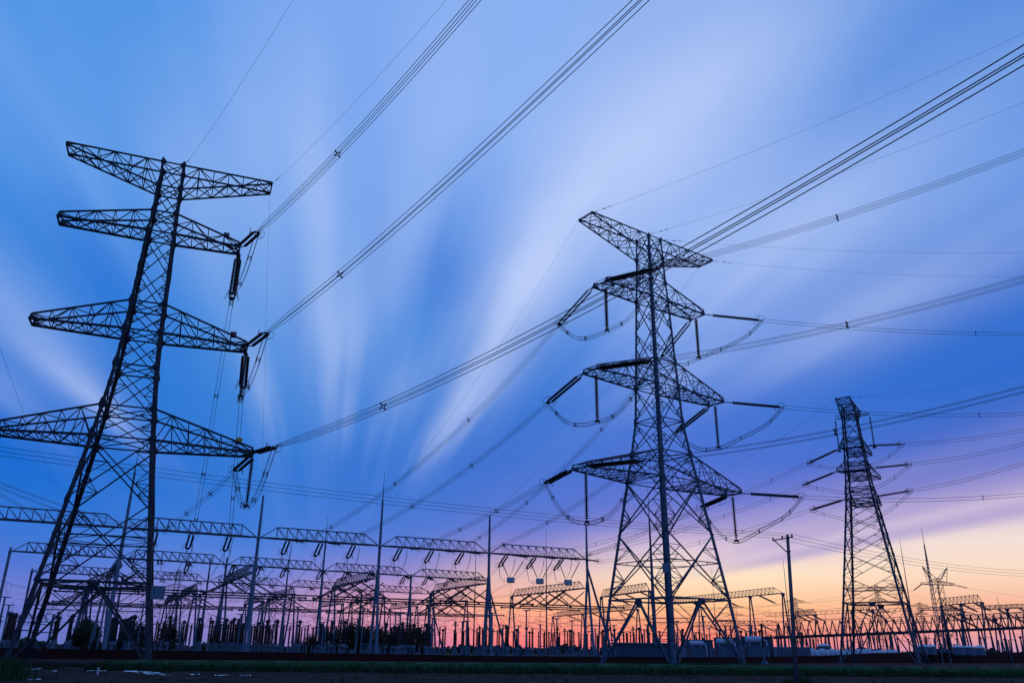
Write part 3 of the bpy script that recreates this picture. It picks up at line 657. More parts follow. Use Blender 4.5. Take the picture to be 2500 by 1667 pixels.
# right-hand tower
for k, (ex, ey), sg in ((2, (2500, 1050), .5), (3, (2500, 1083), .5), (4, (2500, 1130), .5)):
    A = tip3[(k, -1, -1)]; B = exit_point(A, ex, ey, 108)
    E_ = tension_string(f'ribbed insulator string pointing right from the {TIER[k]} arm of the slimmer right-hand tower', A, catdir(A, B, sg), 8.8, 'tension strings on the right-hand tower', n=26, r=.36, twin=False, core=.4)
    bundle('conductor_bundle', f'two-wire line running right from the {TIER[k]} arm of the slimmer right-hand tower', 'power line', E_, B, sg, 22, .038, .6, 1.6, (), 'twin lines leaving to the right')
    A2 = tip3[(k, -1, 1)]; bx, by = {2: (1242, 1353), 3: (1310, 1357), 4: (1420, 1364)}[k]; B2_ = at_height(bx, by, 25); ROW1[bx] = B2_
    E2 = tension_string(f'twin insulator string slanting down left from the {TIER[k]} arm of the slimmer right-hand tower', A2, catdir(A2, B2_, flat(A2, B2_)), 8.6, 'tension strings on the right-hand tower', r=.29)
    E3 = tension_string(f'front gantry insulator string holding the {TIER[k]} line of the slimmer tower', B2_, dipdir(B2_, A2), 6, 'strings on the near side of the front gantry', r=.22, n=20, sides=6)
    bundle('conductor_bundle', f'wire bundle running from the {TIER[k]} arm of the right-hand tower behind the middle tower', 'power line', E2, E3, flat(E2, E3), 22, .036, .7, 1, (.12, .3, .5, .75), 'down leads to the front gantry')
    J = A2.lerp(A, .5) + ax3 * -.4
    if k == 2:
        for q, (s_, w_) in {'right': (-1, 'right'), 'left': (1, 'left')}.items():
            hang_string(f'ribbed string hanging from the {w_} bracket end of the slimmer right-hand tower', tip3[(2, -1, s_)] + V(0, 0, 7.2) + ay3 * (.2 if s_ > 0 else -2.2), 7.8, 'jumper strings on the right-hand tower', .25)
        mb = MB(); a_, b_ = tip3[(2, -1, 1)] + V(0, 0, 7.3) + ay3 * .2, tip3[(2, -1, -1)] + V(0, 0, 7.3) - ay3 * 2.2
        for o in (0, .7): mb.bar(a_ + V(0, 0, o), b_ + V(0, 0, o * .5), .14); 
        mb.bar(a_, B3(54.8, -1, 1), .12); mb.bar(b_, B3(54.8, -1, -1), .12); mb.bar(b_ + V(0, 0, .3), B3(57, -1, -1), .1)
        part(mb, 'jumper_bracket', 'steel_old', T3)
    curve_bundle('jumper_loop', f'two-wire jumper loop on the {TIER[k]} arm of the slimmer right-hand tower', 'jumper', [E2, E2.lerp(J, .5) - V(0, 0, 3.0), J - V(0, 0, 5.5), J.lerp(E_, .5) - V(0, 0, 3.8), E_], 22, .04, .6, (.15, .4, .65, .85), 'jumper loops of the right-hand tower')
earth('thin earth wire rising right from the top of the slimmer right-hand tower', tip3[(1, -1, -1)], 2500, 913, 108)
bundle('earth_wire', 'thin earth wire falling left from the top of the slimmer right-hand tower', 'wire', tip3[(1, -1, 1)], at_height(1437, 1280, 34), 4, 1, .02, 0, 1, (), 'thin earth wires')

# far-left lines entering the frame beside the left tower
for i, (p, q) in enumerate((((0, 1178), (405, 1288)), ((0, 1190), (345, 1284)), ((0, 1205), (190, 1270)))):
    B_ = at_height(*q, 25); A_ = at_depth(*p, 95)
    bundle('conductor_bundle', ('upper', 'middle', 'lower')[i] + ' of the wire bundles coming down to the gantry at the left edge', 'power line', B_, A_, 1.0, 2, .024, .5, 1.5, (), 'wire bundles at the left edge')
bundle('earth_wire', 'faint single wire slanting down at the left edge past the lowest arm', 'wire', at_height(185, 1245, 30), at_depth(0, 848, 70), 2, 1, .013, 0, 1.4, (), 'thin earth wires')

# ------------------------------------------------------------------ concrete pole and its three wires
PB = at_depth(1943.5, 1668, 60); PB.z = -1; PB = V(PB.x, 60, gz(PB.x, 60)); PT = at_depth(1922.5, 1305, 60); PT.x = PB.x + (PT.x - PB.x) * 1.0
pole = empty('utility_pole', PB, 'round grey concrete pole with one crossarm, leaning slightly left on the dark field', 'utility pole')
mb = MB(); mb.ring_path([PB - V(0, 0, .6), PT], [.165, .105], 20); part(mb, 'pole', 'concrete', pole, True)
i1, i2, i3 = at_depth(1887.8, 1320, 59.8), at_depth(1910, 1315, 59.8), at_depth(1933.7, 1311, 59.8)
mb = MB(); a_, b_ = at_depth(1887, 1319, 59.8), at_depth(1937, 1309.5, 59.8); mb.bar(a_, b_, .1, .07); part(mb, 'crossarm', 'fitting', pole)
mb = MB(); st = at_depth(1920, 1346.5, 59.83); mb.bar(at_depth(1891, 1319, 59.8), st, .06); mb.bar(at_depth(1918.5, 1346.5, 59.82), at_depth(1931.5, 1344.5, 59.82), .06, .05); mb.ring_path([PT.lerp(PB, .115), PT.lerp(PB, .111)], [.135, .135], 14); part(mb, 'brace', 'fitting', pole)
mb = MB(); mb.ring_path([PT.lerp(PB, .028), PT.lerp(PB, .022)], [.125, .125], 14); part(mb, 'clamp_band', 'fitting', pole)
for p in (i1, i2, i3):
    mb = MB(); q = p - V(0, 0, .03); mb.lathe(q, q + V(0, 0, .27), [(0, .02), (.06, .02), (.061, .055), (.1, .065), (.12, .05), (.16, .075), (.19, .055), (.24, .05), (.27, .03)], 12); part(mb, 'pin_insulator', 'glaze', pole)
for n_, p, ly, ry in (('upper', i3, 1090, 1392), ('middle', i2, 1101, 1399), ('lower', i1, 1112, 1406)):
    p = p + V(0, 0, .22); L_ = at_depth(0, ly, 38); Rr = at_depth(2500, ry, 92)
    t = bundle('distribution_wire', f'{n_} of the three thin wires passing over the concrete pole', 'wire', L_, p, .45, 1, .011, 0, 1, (), 'three wires on the concrete pole')
    mb = MB(); mb.tube([sagpt(p, Rr, .5, u / 20 * 1.3) for u in range(21)], .013, 5); part(mb, 'wire', 'wire', t)
    mb = MB(); mb.tube([L_ + (L_ - p) * (u / 6) * .4 + V(0, 0, u * .02) for u in range(7)], .011, 5); part(mb, 'wire', 'wire', t)

# ------------------------------------------------------------------ substation gantries
def lattice_beam(mb, p, q, depth=2.5, width=2.0, n=9, cw=.2, sw=.09, taper=.13, low=False):
    """Triangular truss: two bottom chords on the line p-q, one shorter top chord."""
    d = (q - p).normalized(); a = perp(d) * (width / 2); u = V(0, 0, depth); L_ = (q - p).length
    t0, t1 = p + d * (L_ * taper) + u, q - d * (L_ * taper) + u
    mb.bar(p + a * .3, p + d * (L_ * taper * .7) + a, cw); mb.bar(p - a * .3, p + d * (L_ * taper * .7) - a, cw); mb.bar(q + a * .3, q - d * (L_ * taper * .7) + a, cw); mb.bar(q - a * .3, q - d * (L_ * taper * .7) - a, cw)
    for s_ in (-1, 1): mb.bar(p + d * (L_ * taper * .7) + a * s_, q - d * (L_ * taper * .7) + a * s_, cw)
    mb.bar(t0, t1, cw); mb.bar(p, t0, cw * .8); mb.bar(q, t1, cw * .8)
    for i in range(n + 1):
        c = t0.lerp(t1, i / n); e = c - u
        for s_ in (-1, 1): mb.bar(c, e + a * s_, sw); 
        mb.bar(e + a, e - a, sw)
        if i < n:
            e2 = t0.lerp(t1, (i + 1) / n) - u
            for s_ in (-1, 1): mb.bar(c, e2 + a * s_, sw * 1.1)
            mb.bar(e + a, e2 - a, sw * .8)
def post(parent, base, z_beam, z_top, whip=0, fork=19, spread=2.6, extra=None, r=.38, m='galv'):
    mb = MB(); b = V(base.x, base.y, 0)
    mb.ring_path([b + V(0, 0, fork - 1), b + V(0, 0, z_beam), b + V(0, 0, z_top)], [r, r * .92, r * .62], 12)
    for s_ in (-1, 1):
        mb.ring_path([b + EA * (s_ * spread) - V(0, 0, .8), b + EA * (s_ * .3) + V(0, 0, fork)], [r * 1.05, r * .85], 12)
    mb.bar(b + EA * (-spread * .68) + V(0, 0, fork * .34), b + EA * (spread * .68) + V(0, 0, fork * .34), .3)
    if extra is not None: mb.ring_path([b + extra - V(0, 0, .8), b + V(0, 0, z_beam - 2)], [r, r * .8], 10); mb.bar(b + extra * .66 + V(0, 0, 8), b + V(0, 0, 8), .25)
    z = fork + 3
    for z in (fork * .5, fork, z_beam - .4): mb.ring_path([b + V(0, 0, z - .15), b + V(0, 0, z + .15)], [r * 1.25, r * 1.25], 10) if z >= fork else None
    z = 2.0
    while z < z_top - 1: mb.bar(b + EB * (r * .6) + V(0, 0, z), b + EB * (r + .25) + V(0, 0, z), .05) if z > fork else None; z += .9
    o = part(mb, 'post', m, parent)
    if whip:
        w = MB(); w.ring_path([b + V(0, 0, z_top), b + V(0, 0, z_top + (whip - z_top) * .55), b + V(0, 0, whip)], [r * .4, r * .2, .04], 8); w2 = w.build('lightning_rod', M[m], o, ORG[parent.name])
    return o
ROWPX = [
 ('front gantry', [(-75, 1261), (306, 1287), (630, 1312), (926, 1332), (1193, 1350), (1435, 1365)], [(25.5, 0), (37, 43), (34.5, 0), (36, 43), (34.5, 0), (34.5, 0)], 'galv'),
 ('second gantry row', [(25, 1344), (290, 1361), (553, 1377), (788, 1392), (1004, 1405), (1193, 1417)], [(26, 0), (33, 0), (27, 0), (34, 42), (25.6, 0), (25.6, 0)], 'galv'),
 ('rear gantry row', [(80, 1393), (300, 1407), (507, 1419), (698, 1430), (879, 1441), (1051, 1449)], [(26, 0), (26, 0), (34, 0), (34, 43), (25.6, 0), (25.6, 0)], 'galv_far')]
RP = []
for ri, (rn, pxs, tops, mm_) in enumerate(ROWPX):
    pts = [at_height(px, py, 25) for px, py in pxs]
    d0 = (pts[-1] - pts[1]).normalized(); mid = sum(pts, V(0, 0, 0)) / len(pts)      # straighten the row
    pts = [p.lerp(mid + d0 * (p - mid).dot(d0), .5) for p in pts]
    for p in pts: p.z = 25
    RP.append(pts)
    g = empty('substation_gantry', V(pts[2].x, pts[2].y, 0), ['nearest gantry row of steel trusses on tall A-frame posts behind the wall', 'second gantry row of steel trusses, lower in view behind the nearest', 'third and smallest gantry row behind the second one'][ri], 'gantry', 'long gantry rows of the substation')
    for i, (p, (zt, wh)) in enumerate(zip(pts, tops)):
        post(g, p, 25, zt, wh, extra=EB * 8 if i == 5 else None, m=mm_, r=.36 if ri == 0 else .36)
    for p, q in zip(pts[:-1], pts[1:]):
        mb = MB(); d = (q - p).normalized(); lattice_beam(mb, p + d * .4, q - d * .4, cw=.24 if ri == 0 else .26, sw=.1 if ri == 0 else .12); part(mb, 'truss_beam', 'truss', g)

# strings and short spans between the gantry rows
def row_span(p, label_p, q, sl, grp, jump=True, n=22, front=None):
    a = tension_string(f'far-side twin string of the {label_p}', p, catdir(p, q, 11), sl, grp, r=.24, n=18, sides=6, link=.6)
    b = tension_string(f'string on the gantry behind, facing {label_p}', q, catdir(q, p, 5), sl, grp + ', near side', r=.24, n=18, sides=6, link=.6)
    bundle('conductor_bundle', f'wire pair running back from the {label_p}', 'power line', a, b, 6, 22, .032, .5, 1, (), 'wire pairs between gantry rows', steps=16)
    return a, b
LBL1 = ['behind the left tower', 'left of the first tall post', 'left of the whip post', 'right of the whip post', 'above the white boxes']
def bay(px):
    xs = [306, 630, 926, 1193, 1435]; return LBL1[sum(px > v for v in xs)]
spans = [(383,1293),(472,1299),(564,1306),(705,1317),(785,1323),(866,1328),(980,1336),(1058,1341),(1133,1346),(1242,1353),(1310,1358),(1380,1362)]
for i, (px, py) in enumerate(spans):
    p = at_height(px, py, 24.9); pr = RP[0][2] + (RP[0][3] - RP[0][2]).normalized() * (p - RP[0][2]).dot((RP[0][3] - RP[0][2]).normalized()); p = V(pr.x, pr.y, 24.9)
    q = p + EA * 69; q.z = 24.9
    d2 = (RP[1][4] - RP[1][1]).normalized(); nrm = V(-d2.y, d2.x, 0); q = p + EA * ((RP[1][2] - p).dot(nrm) / EA.dot(nrm)); q.z = 24.9
    end = (q - RP[1][5]).dot(d2) > 0
    if end:
        a = tension_string(f'string slanting back {("at the left", "in the middle", "at the right")[i - 9]} of the right end bay of the front gantry', p, catdir(p, q, 12), 5.5, 'insulators on the front gantry', r=.25, n=18, sides=6, link=.6)
        bundle('conductor_bundle', f'wire pair running back from the {("left", "middle", "right")[i - 9]} string of the right end bay', 'power line', a, at_height(px - 120 + 20 * (i - 9), 1440 + 5 * (i - 9), 20), 3, 22, .026, .5, 1, (), 'wire pairs between gantry rows', steps=16)
        b = a
    else: a, b = row_span(p, f'front gantry {bay(px)}, {("left", "middle", "right")[i % 3]} phase', q, 5.5, 'insulators on the front gantry')
    f_ = p - EA * 4.5 + V(0, 0, -1.2)
    curve_bundle('jumper_loop', f'slack jumper below the front gantry {bay(px)}, {("left", "middle", "right")[i % 3]} phase', 'jumper', [a, a.lerp(p, .3) - V(0, 0, 4.0), p - V(0, 0, 6.2), p.lerp(f_, .7) - V(0, 0, 3.2), f_], 22, .036, .5, (.4,), 'jumpers below the front gantry')
    if not end and i > 1:
        d3 = (RP[2][4] - RP[2][1]).normalized(); n3 = V(-d3.y, d3.x, 0); q0 = q.copy(); q3 = q0 + EA * ((RP[2][2] - q0).dot(n3) / EA.dot(n3)); q3.z = 24.9
        if (q3 - RP[2][5]).dot(d3) < 0:
            row_span(q0, f'second gantry {bay(px)}, {("left", "middle", "right")[i % 3]} phase', q3, 5.0, 'insulators on the second gantry')

# busbar portals standing square to the rows, with the tubes hung from them
def portal(label, p, q, z, legs=(1,), depth=1.9, cw=.17, m='galv'):
    p = V(p.x, p.y, z); q = V(q.x, q.y, z); g = empty('busbar_gantry', V(p.x, p.y, 0), label, 'gantry', 'busbar gantries square to the rows')
    mb = MB(); lattice_beam(mb, p, q, depth, 1.8, max(6, int((q - p).length / 2.4)), cw, .08, .06); part(mb, 'truss_beam', 'truss', g)
    d = (q - p).normalized(); a = perp(d)
    for t in legs:
        c = p.lerp(q, t); mb = MB()
        for s_ in (-1, 1): mb.ring_path([V(c.x, c.y, -.8) + a * (s_ * 1.7), c + a * (s_ * .25) - V(0, 0, .4)], [.3, .22], 10)
        mb.bar(c - a * 1.0 - V(0, 0, z * .6), c + a * 1.0 - V(0, 0, z * .6), .16); mb.box(c - V(0, 0, .7), 1.0, 1.0, .7); part(mb, 'a_frame_leg', m, g)
    return g
def vstring(label, top, bot, a, w, r=.2, n=22, grp='V-shaped insulator strings of the busbars'):
    t = empty('v_insulator', bot, label, 'insulator', grp)
    for s_ in (-1, 1):
        u = top + a * (s_ * w); mb = MB(); mb.sheds(u.lerp(bot, .08), u.lerp(bot, .95), r, n, 6, .5); mb.bar(u, u.lerp(bot, .1), .06); part(mb, 'insulator_string', 'glaze', t)
BAY = ['behind the left tower', 'at the first tall post', 'at the whip-topped post', 'right of the whip post', 'at the last tall post']
for i in range(5):
    P0 = RP[0][i + 1] if i < 5 else None
    if i == 0: P0 = RP[0][1]
    s = V(P0.x, P0.y, 0)
    for di, (a0, a1, dep) in enumerate(((1.5, 37, 'near'), (72, 108, 'middle'), (118, 150, 'far'))):
        if i == 4 and di == 0: a1 = 44
        base_ = s + EB * (0 if di == 0 else -2.5)
        portal(f'{dep} busbar gantry running back, {BAY[i]}', base_ + EA * a0, base_ + EA * a1, 17.6, (1,) if di == 0 else (0.02, 1), m='galv' if di == 0 else 'galv_far')
        if di == 2: continue
        # three tubes below it along the rows
        for k, (al, nm) in enumerate(((8, 'front'), (18, 'middle'), (28, 'rear'))):
            c = base_ + EA * (a0 + al); zt = 13.4
            tb = MB(); e0, e1 = c - EB * (9 + k) + V(0, 0, zt), c + EB * (18.2 - k * 1.3) + V(0, 0, zt); tb.tube([e0, e1], .17, 8)
            o_ = empty('busbar_tube', c + V(0, 0, zt), f'{nm} tube of the {dep} tubular busbar {BAY[i]}', 'busbar', 'tubular busbars'); part(tb, 'tube', 'tube', o_)
            for e in (e0, e1):
                b_ = MB(); b_.lathe(e - V(0, 0, .35), e + V(0, 0, .35), [(0, .02), (.1, .24), (.35, .35), (.6, .24), (.7, .02)], 8); part(b_, 'end_ball', 'tube', o_)
            vstring(f'insulator V holding the {nm} tube, {dep} busbar {BAY[i]}', c + V(0, 0, 17.5), c + V(0, 0, zt + .2), EB, 5.2 if di == 0 else 4.4)
            # thick curved strings fanning down from the truss
            st = c + EA * 4 + V(0, 0, 17.5); t2 = st + EB * (-9.5 if k % 2 == 0 else 9.5) - EA * 2 + V(0, 0, -5.2)
            en2 = tension_string(f'{nm} string sloping oppositely off the {dep} busbar gantry {BAY[i]}', st - EA * 2, t2 - st, 9, 'sloping strings of the busbar gantries', r=.22, n=22, sides=6, rings=False, link=.4)
            bundle('dropper_wire', f'slack wire off the other {nm} string, {dep} gantry {BAY[i]}', 'wire', en2, c + EB * (-16 if k % 2 == 0 else 16) + V(0, 0, 7.6), 2.2, 1, .035, 0, 1, (), 'slack droppers', steps=10)
            tg = st + EB * (10.5 if k % 2 == 0 else -10.5) + V(0, 0, -5.4)
            en = tension_string(f'black string sloping off the {dep} busbar gantry {BAY[i]}, {nm} one', st, tg - st, 9.5, 'sloping strings of the busbar gantries', r=.2, n=22, sides=6, rings=False, link=.4)
            lo = c + EA * 4 + EB * ((15 if k % 2 == 0 else -15)) + V(0, 0, 7.4)
            bundle('dropper_wire', f'slack wire off the {nm} sloping string, {dep} gantry {BAY[i]}', 'wire', en, lo, 1.8, 1, .035, 0, 1, (), 'slack droppers', steps=10)

# three line traps hung under the end bay
for nm, (px, py) in (('left', (1247, 1415)), ('middle', (1318, 1418)), ('right', (1387, 1421))):
    c = at_depth(px, py, 232); mb = MB(); t = empty('line_trap', c, f'{nm} of three white boxes hanging below the right end of the front gantry', 'line trap', 'white line traps below the front gantry')
    mb.lathe(c - V(0, 0, .62), c + V(0, 0, .62), [(0, 1.02), (.05, 1.08), (1.19, 1.08), (1.24, 1.02)], 20); part(mb, 'coil_drum', 'white', t, False)
    mb = MB()
    for z in (-.68, .64): mb.bar(c - EB * 1.15 + V(0, 0, z), c + EB * 1.15 + V(0, 0, z), .12); mb.bar(c - EA * 1.1 + V(0, 0, z), c + EA * 1.1 + V(0, 0, z), .12)
    part(mb, 'end_bracket', 'fitting', t)
    vt = empty('v_insulator', c + V(0, 0, .8), f'V of insulators holding the {nm} white box below the front gantry', 'insulator', 'V strings of the white boxes')
    top = c + V(0, 0, 25 - c.z)
    for s_, w in ((-1, 3.2), (1, 4.0)):
        mb = MB(); lo_ = c + EB * (s_ * .8) + V(0, 0, .75); u = top + EB * (s_ * w); mb.sheds(lo_.lerp(u, .08), lo_.lerp(u, .94), .16, 24, 6, .6); mb.bar(lo_, u, .06); part(mb, 'insulator_string', 'glaze', vt)
    bundle('dropper_wire', f'thin wire pair dropping from the {nm} white box', 'wire', c - V(0, 0, .7), V(c.x, c.y, 6.5), .0, 22 if False else 2, .025, .5, 1, (), 'droppers below the white boxes', steps=3)

# ------------------------------------------------------------------ yard equipment
def proto_post():                      # a single post insulator on a steel stand
    t = empty('post_insulator', (0, 0, 0), 'x', 'insulator')
    mb = MB(); mb.ring_path([V(0, 0, -.4), V(0, 0, 2.4)], [.17, .15], 10); mb.box(V(0, 0, 2.38), .6, .6, .1); mb.box(V(0, 0, -.3), .8, .8, .5); part(mb, 'stand', 'galv', t)
    mb = MB(); mb.sheds(V(0, 0, 2.48), V(0, 0, 6.6), .3, 20, 8, .62); part(mb, 'insulator_column', 'glaze', t)
    mb = MB(); mb.box(V(0, 0, 6.6), .4, .4, .12); mb.bar(V(-.7, 0, 6.75), V(.7, 0, 6.75), .1); part(mb, 'terminal', 'fitting', t); return t
def proto_ct():                        # tapering instrument transformer with a round head
    t = empty('instrument_transformer', (0, 0, 0), 'x', 'transformer')
    mb = MB(); mb.box(V(0, 0, -.3), .9, .9, .5)
    for dx in (-.35, .35):
        for dy in (-.35, .35): mb.bar(V(dx, dy, 0), V(dx, dy, 2.0), .1)
    mb.box(V(0, 0, 2.0), .95, .95, .7); part(mb, 'stand', 'galv', t)
    mb = MB(); prof = [(0, .3)]
    for i in range(20): r = .42 - .16 * i / 20; z = 4.4 * i / 20; prof += [(z + .05, r * .7), (z + .11, r), (z + .14, r), (z + .19, r * .7)]
    mb.lathe(V(0, 0, 2.7), V(0, 0, 7.2), prof + [(4.5, .2)], 10); part(mb, 'insulator_column', 'glaze', t)
    mb = MB(); mb.lathe(V(0, 0, 7.1), V(0, 0, 8), [(0, .2), (.12, .42), (.5, .45), (.75, .3), (.85, .05)], 12); mb.bar(V(-.8, 0, 7.5), V(.8, 0, 7.5), .09); part(mb, 'head', 'fitting', t); return t
def proto_arrester():                  # surge arrester under a grading ring on struts
    t = empty('surge_arrester', (0, 0, 0), 'x', 'arrester')
    mb = MB(); mb.ring_path([V(0, 0, -.4), V(0, 0, 2.6)], [.22, .18], 10); mb.box(V(0, 0, 2.58), .7, .7, .1); part(mb, 'stand', 'galv', t)
    mb = MB()
    for i in range(3): z = 2.7 + i * 1.75; mb.sheds(V(0, 0, z), V(0, 0, z + 1.6), .27, 10, 8, .6); mb.lathe(V(0, 0, z + 1.58), V(0, 0, z + 1.76), [(0, .3), (.18, .3)], 8)
    part(mb, 'insulator_column', 'glaze', t)
    mb = MB(); R_ = .8; z = 7.2; mb.tube([V(R_ * math.cos(u), R_ * math.sin(u), z) for u in (k / 14 * 2 * math.pi for k in range(15))], .06, 5)
    for k in range(4): u = k * math.pi / 2; mb.bar(V(0, 0, 8.0), V(R_ * math.cos(u), R_ * math.sin(u), z), .05)
    mb.bar(V(0, 0, 7.9), V(0, 0, 8.4), .1); part(mb, 'grading_ring', 'fitting', t); return t
def proto_switch():                    # two columns carrying a horizontal contact blade
    t = empty('disconnector', (0, 0, 0), 'x', 'switch')
    mb = MB()
    for x in (-1.7, 1.7): mb.ring_path([V(x, 0, -.4), V(x, 0, 2.9)], [.18, .16], 10)
    mb.bar(V(-2.1, 0, 3.0), V(2.1, 0, 3.0), .3, .2); mb.box(V(1.7, .3, 1.0), .45, .35, .8); part(mb, 'stand', 'galv', t)
    for x in (-1.7, 1.7): mb = MB(); mb.sheds(V(x, 0, 3.1), V(x, 0, 6.9), .28, 18, 8, .6); part(mb, 'insulator_column', 'glaze', t)
    mb = MB(); mb.bar(V(-1.9, 0, 7.0), V(.2, 0, 7.15), .12); mb.bar(V(1.9, 0, 7.0), V(.1, 0, 7.15), .12); mb.bar(V(-1.9, 0, 7), V(-2.5, 0, 7.3), .07); part(mb, 'contact_blade', 'fitting', t); return t
PRO = {'post': proto_post(), 'ct': proto_ct(), 'arr': proto_arrester(), 'sw': proto_switch()}
KIND = {'post': 'slim ribbed post insulator on grey stand', 'ct': 'tapering ribbed instrument transformer with round head', 'arr': 'ribbed surge arrester under a strutted ring', 'sw': 'switch with two ribbed columns under thin blade'}
PL = {'post': 'post insulators', 'ct': 'instrument transformers', 'arr': 'surge arresters', 'sw': 'disconnector switches'}
O1 = V(RP[0][1].x, RP[0][1].y, 0)
def zone(x, y):
    d = V(x, y, 0) - V(0, 0, 0); px = PCX + 2130 * d.x / d.y
    return ('at the left edge' if px < 110 else 'inside the left tower' if px < 370 else 'left of the first tall post' if px < 625 else 'left of the whip-topped post' if px < 920 else
            'right of the whip-topped post' if px < 1190 else 'below the white boxes' if px < 1430 else 'behind the middle tower' if px < 1840 else 'right of the concrete pole')
USED = {}
def place(kind, p, rz, sc=1.0):
    src = PRO[kind]; z = zone(p.x, p.y); row = 'front' if (p - O1).dot(EA) < 34 else 'back'
    lab = f'{KIND[kind]}, {row} rows, {z}'
    if kind not in USED: o = src; USED[kind] = 1; o.location = p; o.rotation_euler = (0, 0, rz)
    else: o = copy_tree(src, p, rz=rz)
    o.location.z = -.12; o.scale = (sc, sc, sc); o['label'] = lab; o['group'] = f'{PL[kind]} in the {row} rows {z}'
RZ = math.atan2(EB.y, EB.x); rnd = random.Random(3)
lanes = []
for i in range(-1, 5):
    b0 = i * 29.3
    for off, seq in ((5, ['ct', 'post', 'sw', 'sw', 'post', 'ct', 'arr']), (12.5, ['post', 'ct', 'sw', 'post', 'arr', 'sw']), (20, ['arr', 'sw', 'ct', 'post', 'sw', 'ct', 'post'])):
        for k in range(7):
            a = 3.5 + k * 8.2; kd = seq[k % len(seq)]
            p = O1 + EB * (b0 + off + rnd.uniform(-.4, .4)) + EA * a
            if -.62 < p.x / p.y < .64: place(kd, p, RZ if kd != 'sw' else RZ + math.pi / 2, rnd.uniform(.92, 1.06))
for i in range(5, 10):
    b0 = i * 29.3
    for off, seq in ((5, ['ct', 'post', 'sw', 'arr']), (14, ['post', 'sw', 'ct', 'post']), (23, ['arr', 'post', 'ct', 'sw'])):
        for k in range(4):
            p = O1 + EB * (b0 + off + rnd.uniform(-.6, .6)) + EA * (6 + k * 14)
            if p.x / p.y < .6: place(seq[k], p, RZ if seq[k] != 'sw' else RZ + math.pi / 2, rnd.uniform(.95, 1.2))
# the dense receding files of columns at the left
for b, a0, n, st in ((-36, 12, 12, 3.2), (-21, 6, 12, 3.0), (-6.5, 12, 11, 3.4), (2.2, 10, 11, 3.2), (26, 8, 10, 3.4), (36.5, 12, 9, 3.6), (67, 10, 8, 4.0), (75, 14, 7, 4.0), (-33, 12, 12, 3.2), (-18, 8, 12, 3.0), (5.5, 10, 11, 3.2), (29, 9, 10, 3.3), (52, 9, 9, 3.6), (96, 10, 8, 4)):
    for k in range(n):
        p = O1 + EB * (b + .0 * k) + EA * (a0 + k * st)
        if -.64 < p.x / p.y < .6: place('post' if k % 3 else 'ct', p, RZ, 1.02 + .02 * (k % 2))
# right half of the yard, farther off
for px, py_top, kd in [(1500,1535,'post'),(1512,1540,'ct'),(1545,1525,'arr'),(1560,1528,'ct'),(1595,1540,'post'),(1610,1538,'post'),(1640,1545,'sw'),(1665,1548,'post'),(1858,1520,'post'),(1300,1540,'ct'),(1395,1532,'arr'),(1340,1540,'post'),
                       (2405,1560,'ct'),(2420,1556,'post'),(2436,1560,'post'),(2452,1558,'ct'),(2462,1560,'post'),(2478,1562,'post'),(2490,1550,'ct'),(1935,1560,'post'),(1975,1556,'sw'),(2300,1545,'sw')]:
    hh = {'post': 6.8, 'ct': 8.0, 'arr': 8.4, 'sw': 7.1}[kd]; p = at_height(px, min(py_top, 1560), hh); p.z = 0
    if p.y > 330: p = p * (330 / p.y)
    place(kd, V(p.x, p.y, 0), RZ)
# small control cabinets along the foot of the yard
cab = empty('control_cabinet', (0, 0, 0), 'x', 'cabinet', None)
mb = MB(); mb.box(V(0, 0, 0), 1.3, .7, 1.7); part(mb, 'body', 'pale', cab); mb = MB(); mb.box(V(0, 0, 1.703), 1.5, .9, .08); part(mb, 'roof', 'galv', cab); mb = MB(); mb.box(V(0, -.37, .15), 1.1, .03, 1.4); part(mb, 'door', 'blue_tank', cab)
first = True
for i in range(62):
    px = 25 + i * 31 + rnd.uniform(-9, 9); p = at_depth(px, 1590, 0.462 * (px - 300) * .085 + 186 + rnd.uniform(0, 30)); p.z = 0
    if (p - O1).dot(EA) < 3: p += EA * 6
    o = cab if first else copy_tree(cab, p); first = False; p.z = -.4; o.location = p; o.rotation_euler = (0, 0, RZ + math.pi * 0); s_ = rnd.uniform(.8, 1.35); o.scale = (s_, s_, s_ * rnd.uniform(.75, 1.1))
    z = zone(p.x, p.y); o['label'] = f'pale control cabinet low behind the wall, {z}'; o['group'] = f'control cabinets {z}'
# thin vertical droppers from the busbars down to the apparatus
for i in range(5):
    s = O1 + EB * (29.3 * i)
    for k in range(14):
        c = s + EB * (-7 + k * 1.85) + EA * (9.5 + 10 * (k % 3)); bundle('dropper_wire', f'thin wire pair dropping from the near tubes {BAY[i]}', 'wire', c + V(0, 0, 13.2), c + V(rnd.uniform(-1, 1), 0, 7.3), .0, 2, .02, .35, 1, (), f'droppers {BAY[i]}', steps=2)
    for k in range(4):
        c = s + EB * (3 + k * 7.5) + EA * (40 + 7 * k); bundle('slack_wire', f'slack wire drooping between apparatus tops {BAY[i]}', 'wire', c + V(0, 0, 8.2), c + EB * 11 + EA * 3 + V(0, 0, 7.6), 1.3, 1, .03, 0, 1, (), f'slack wires {BAY[i]}', steps=10)

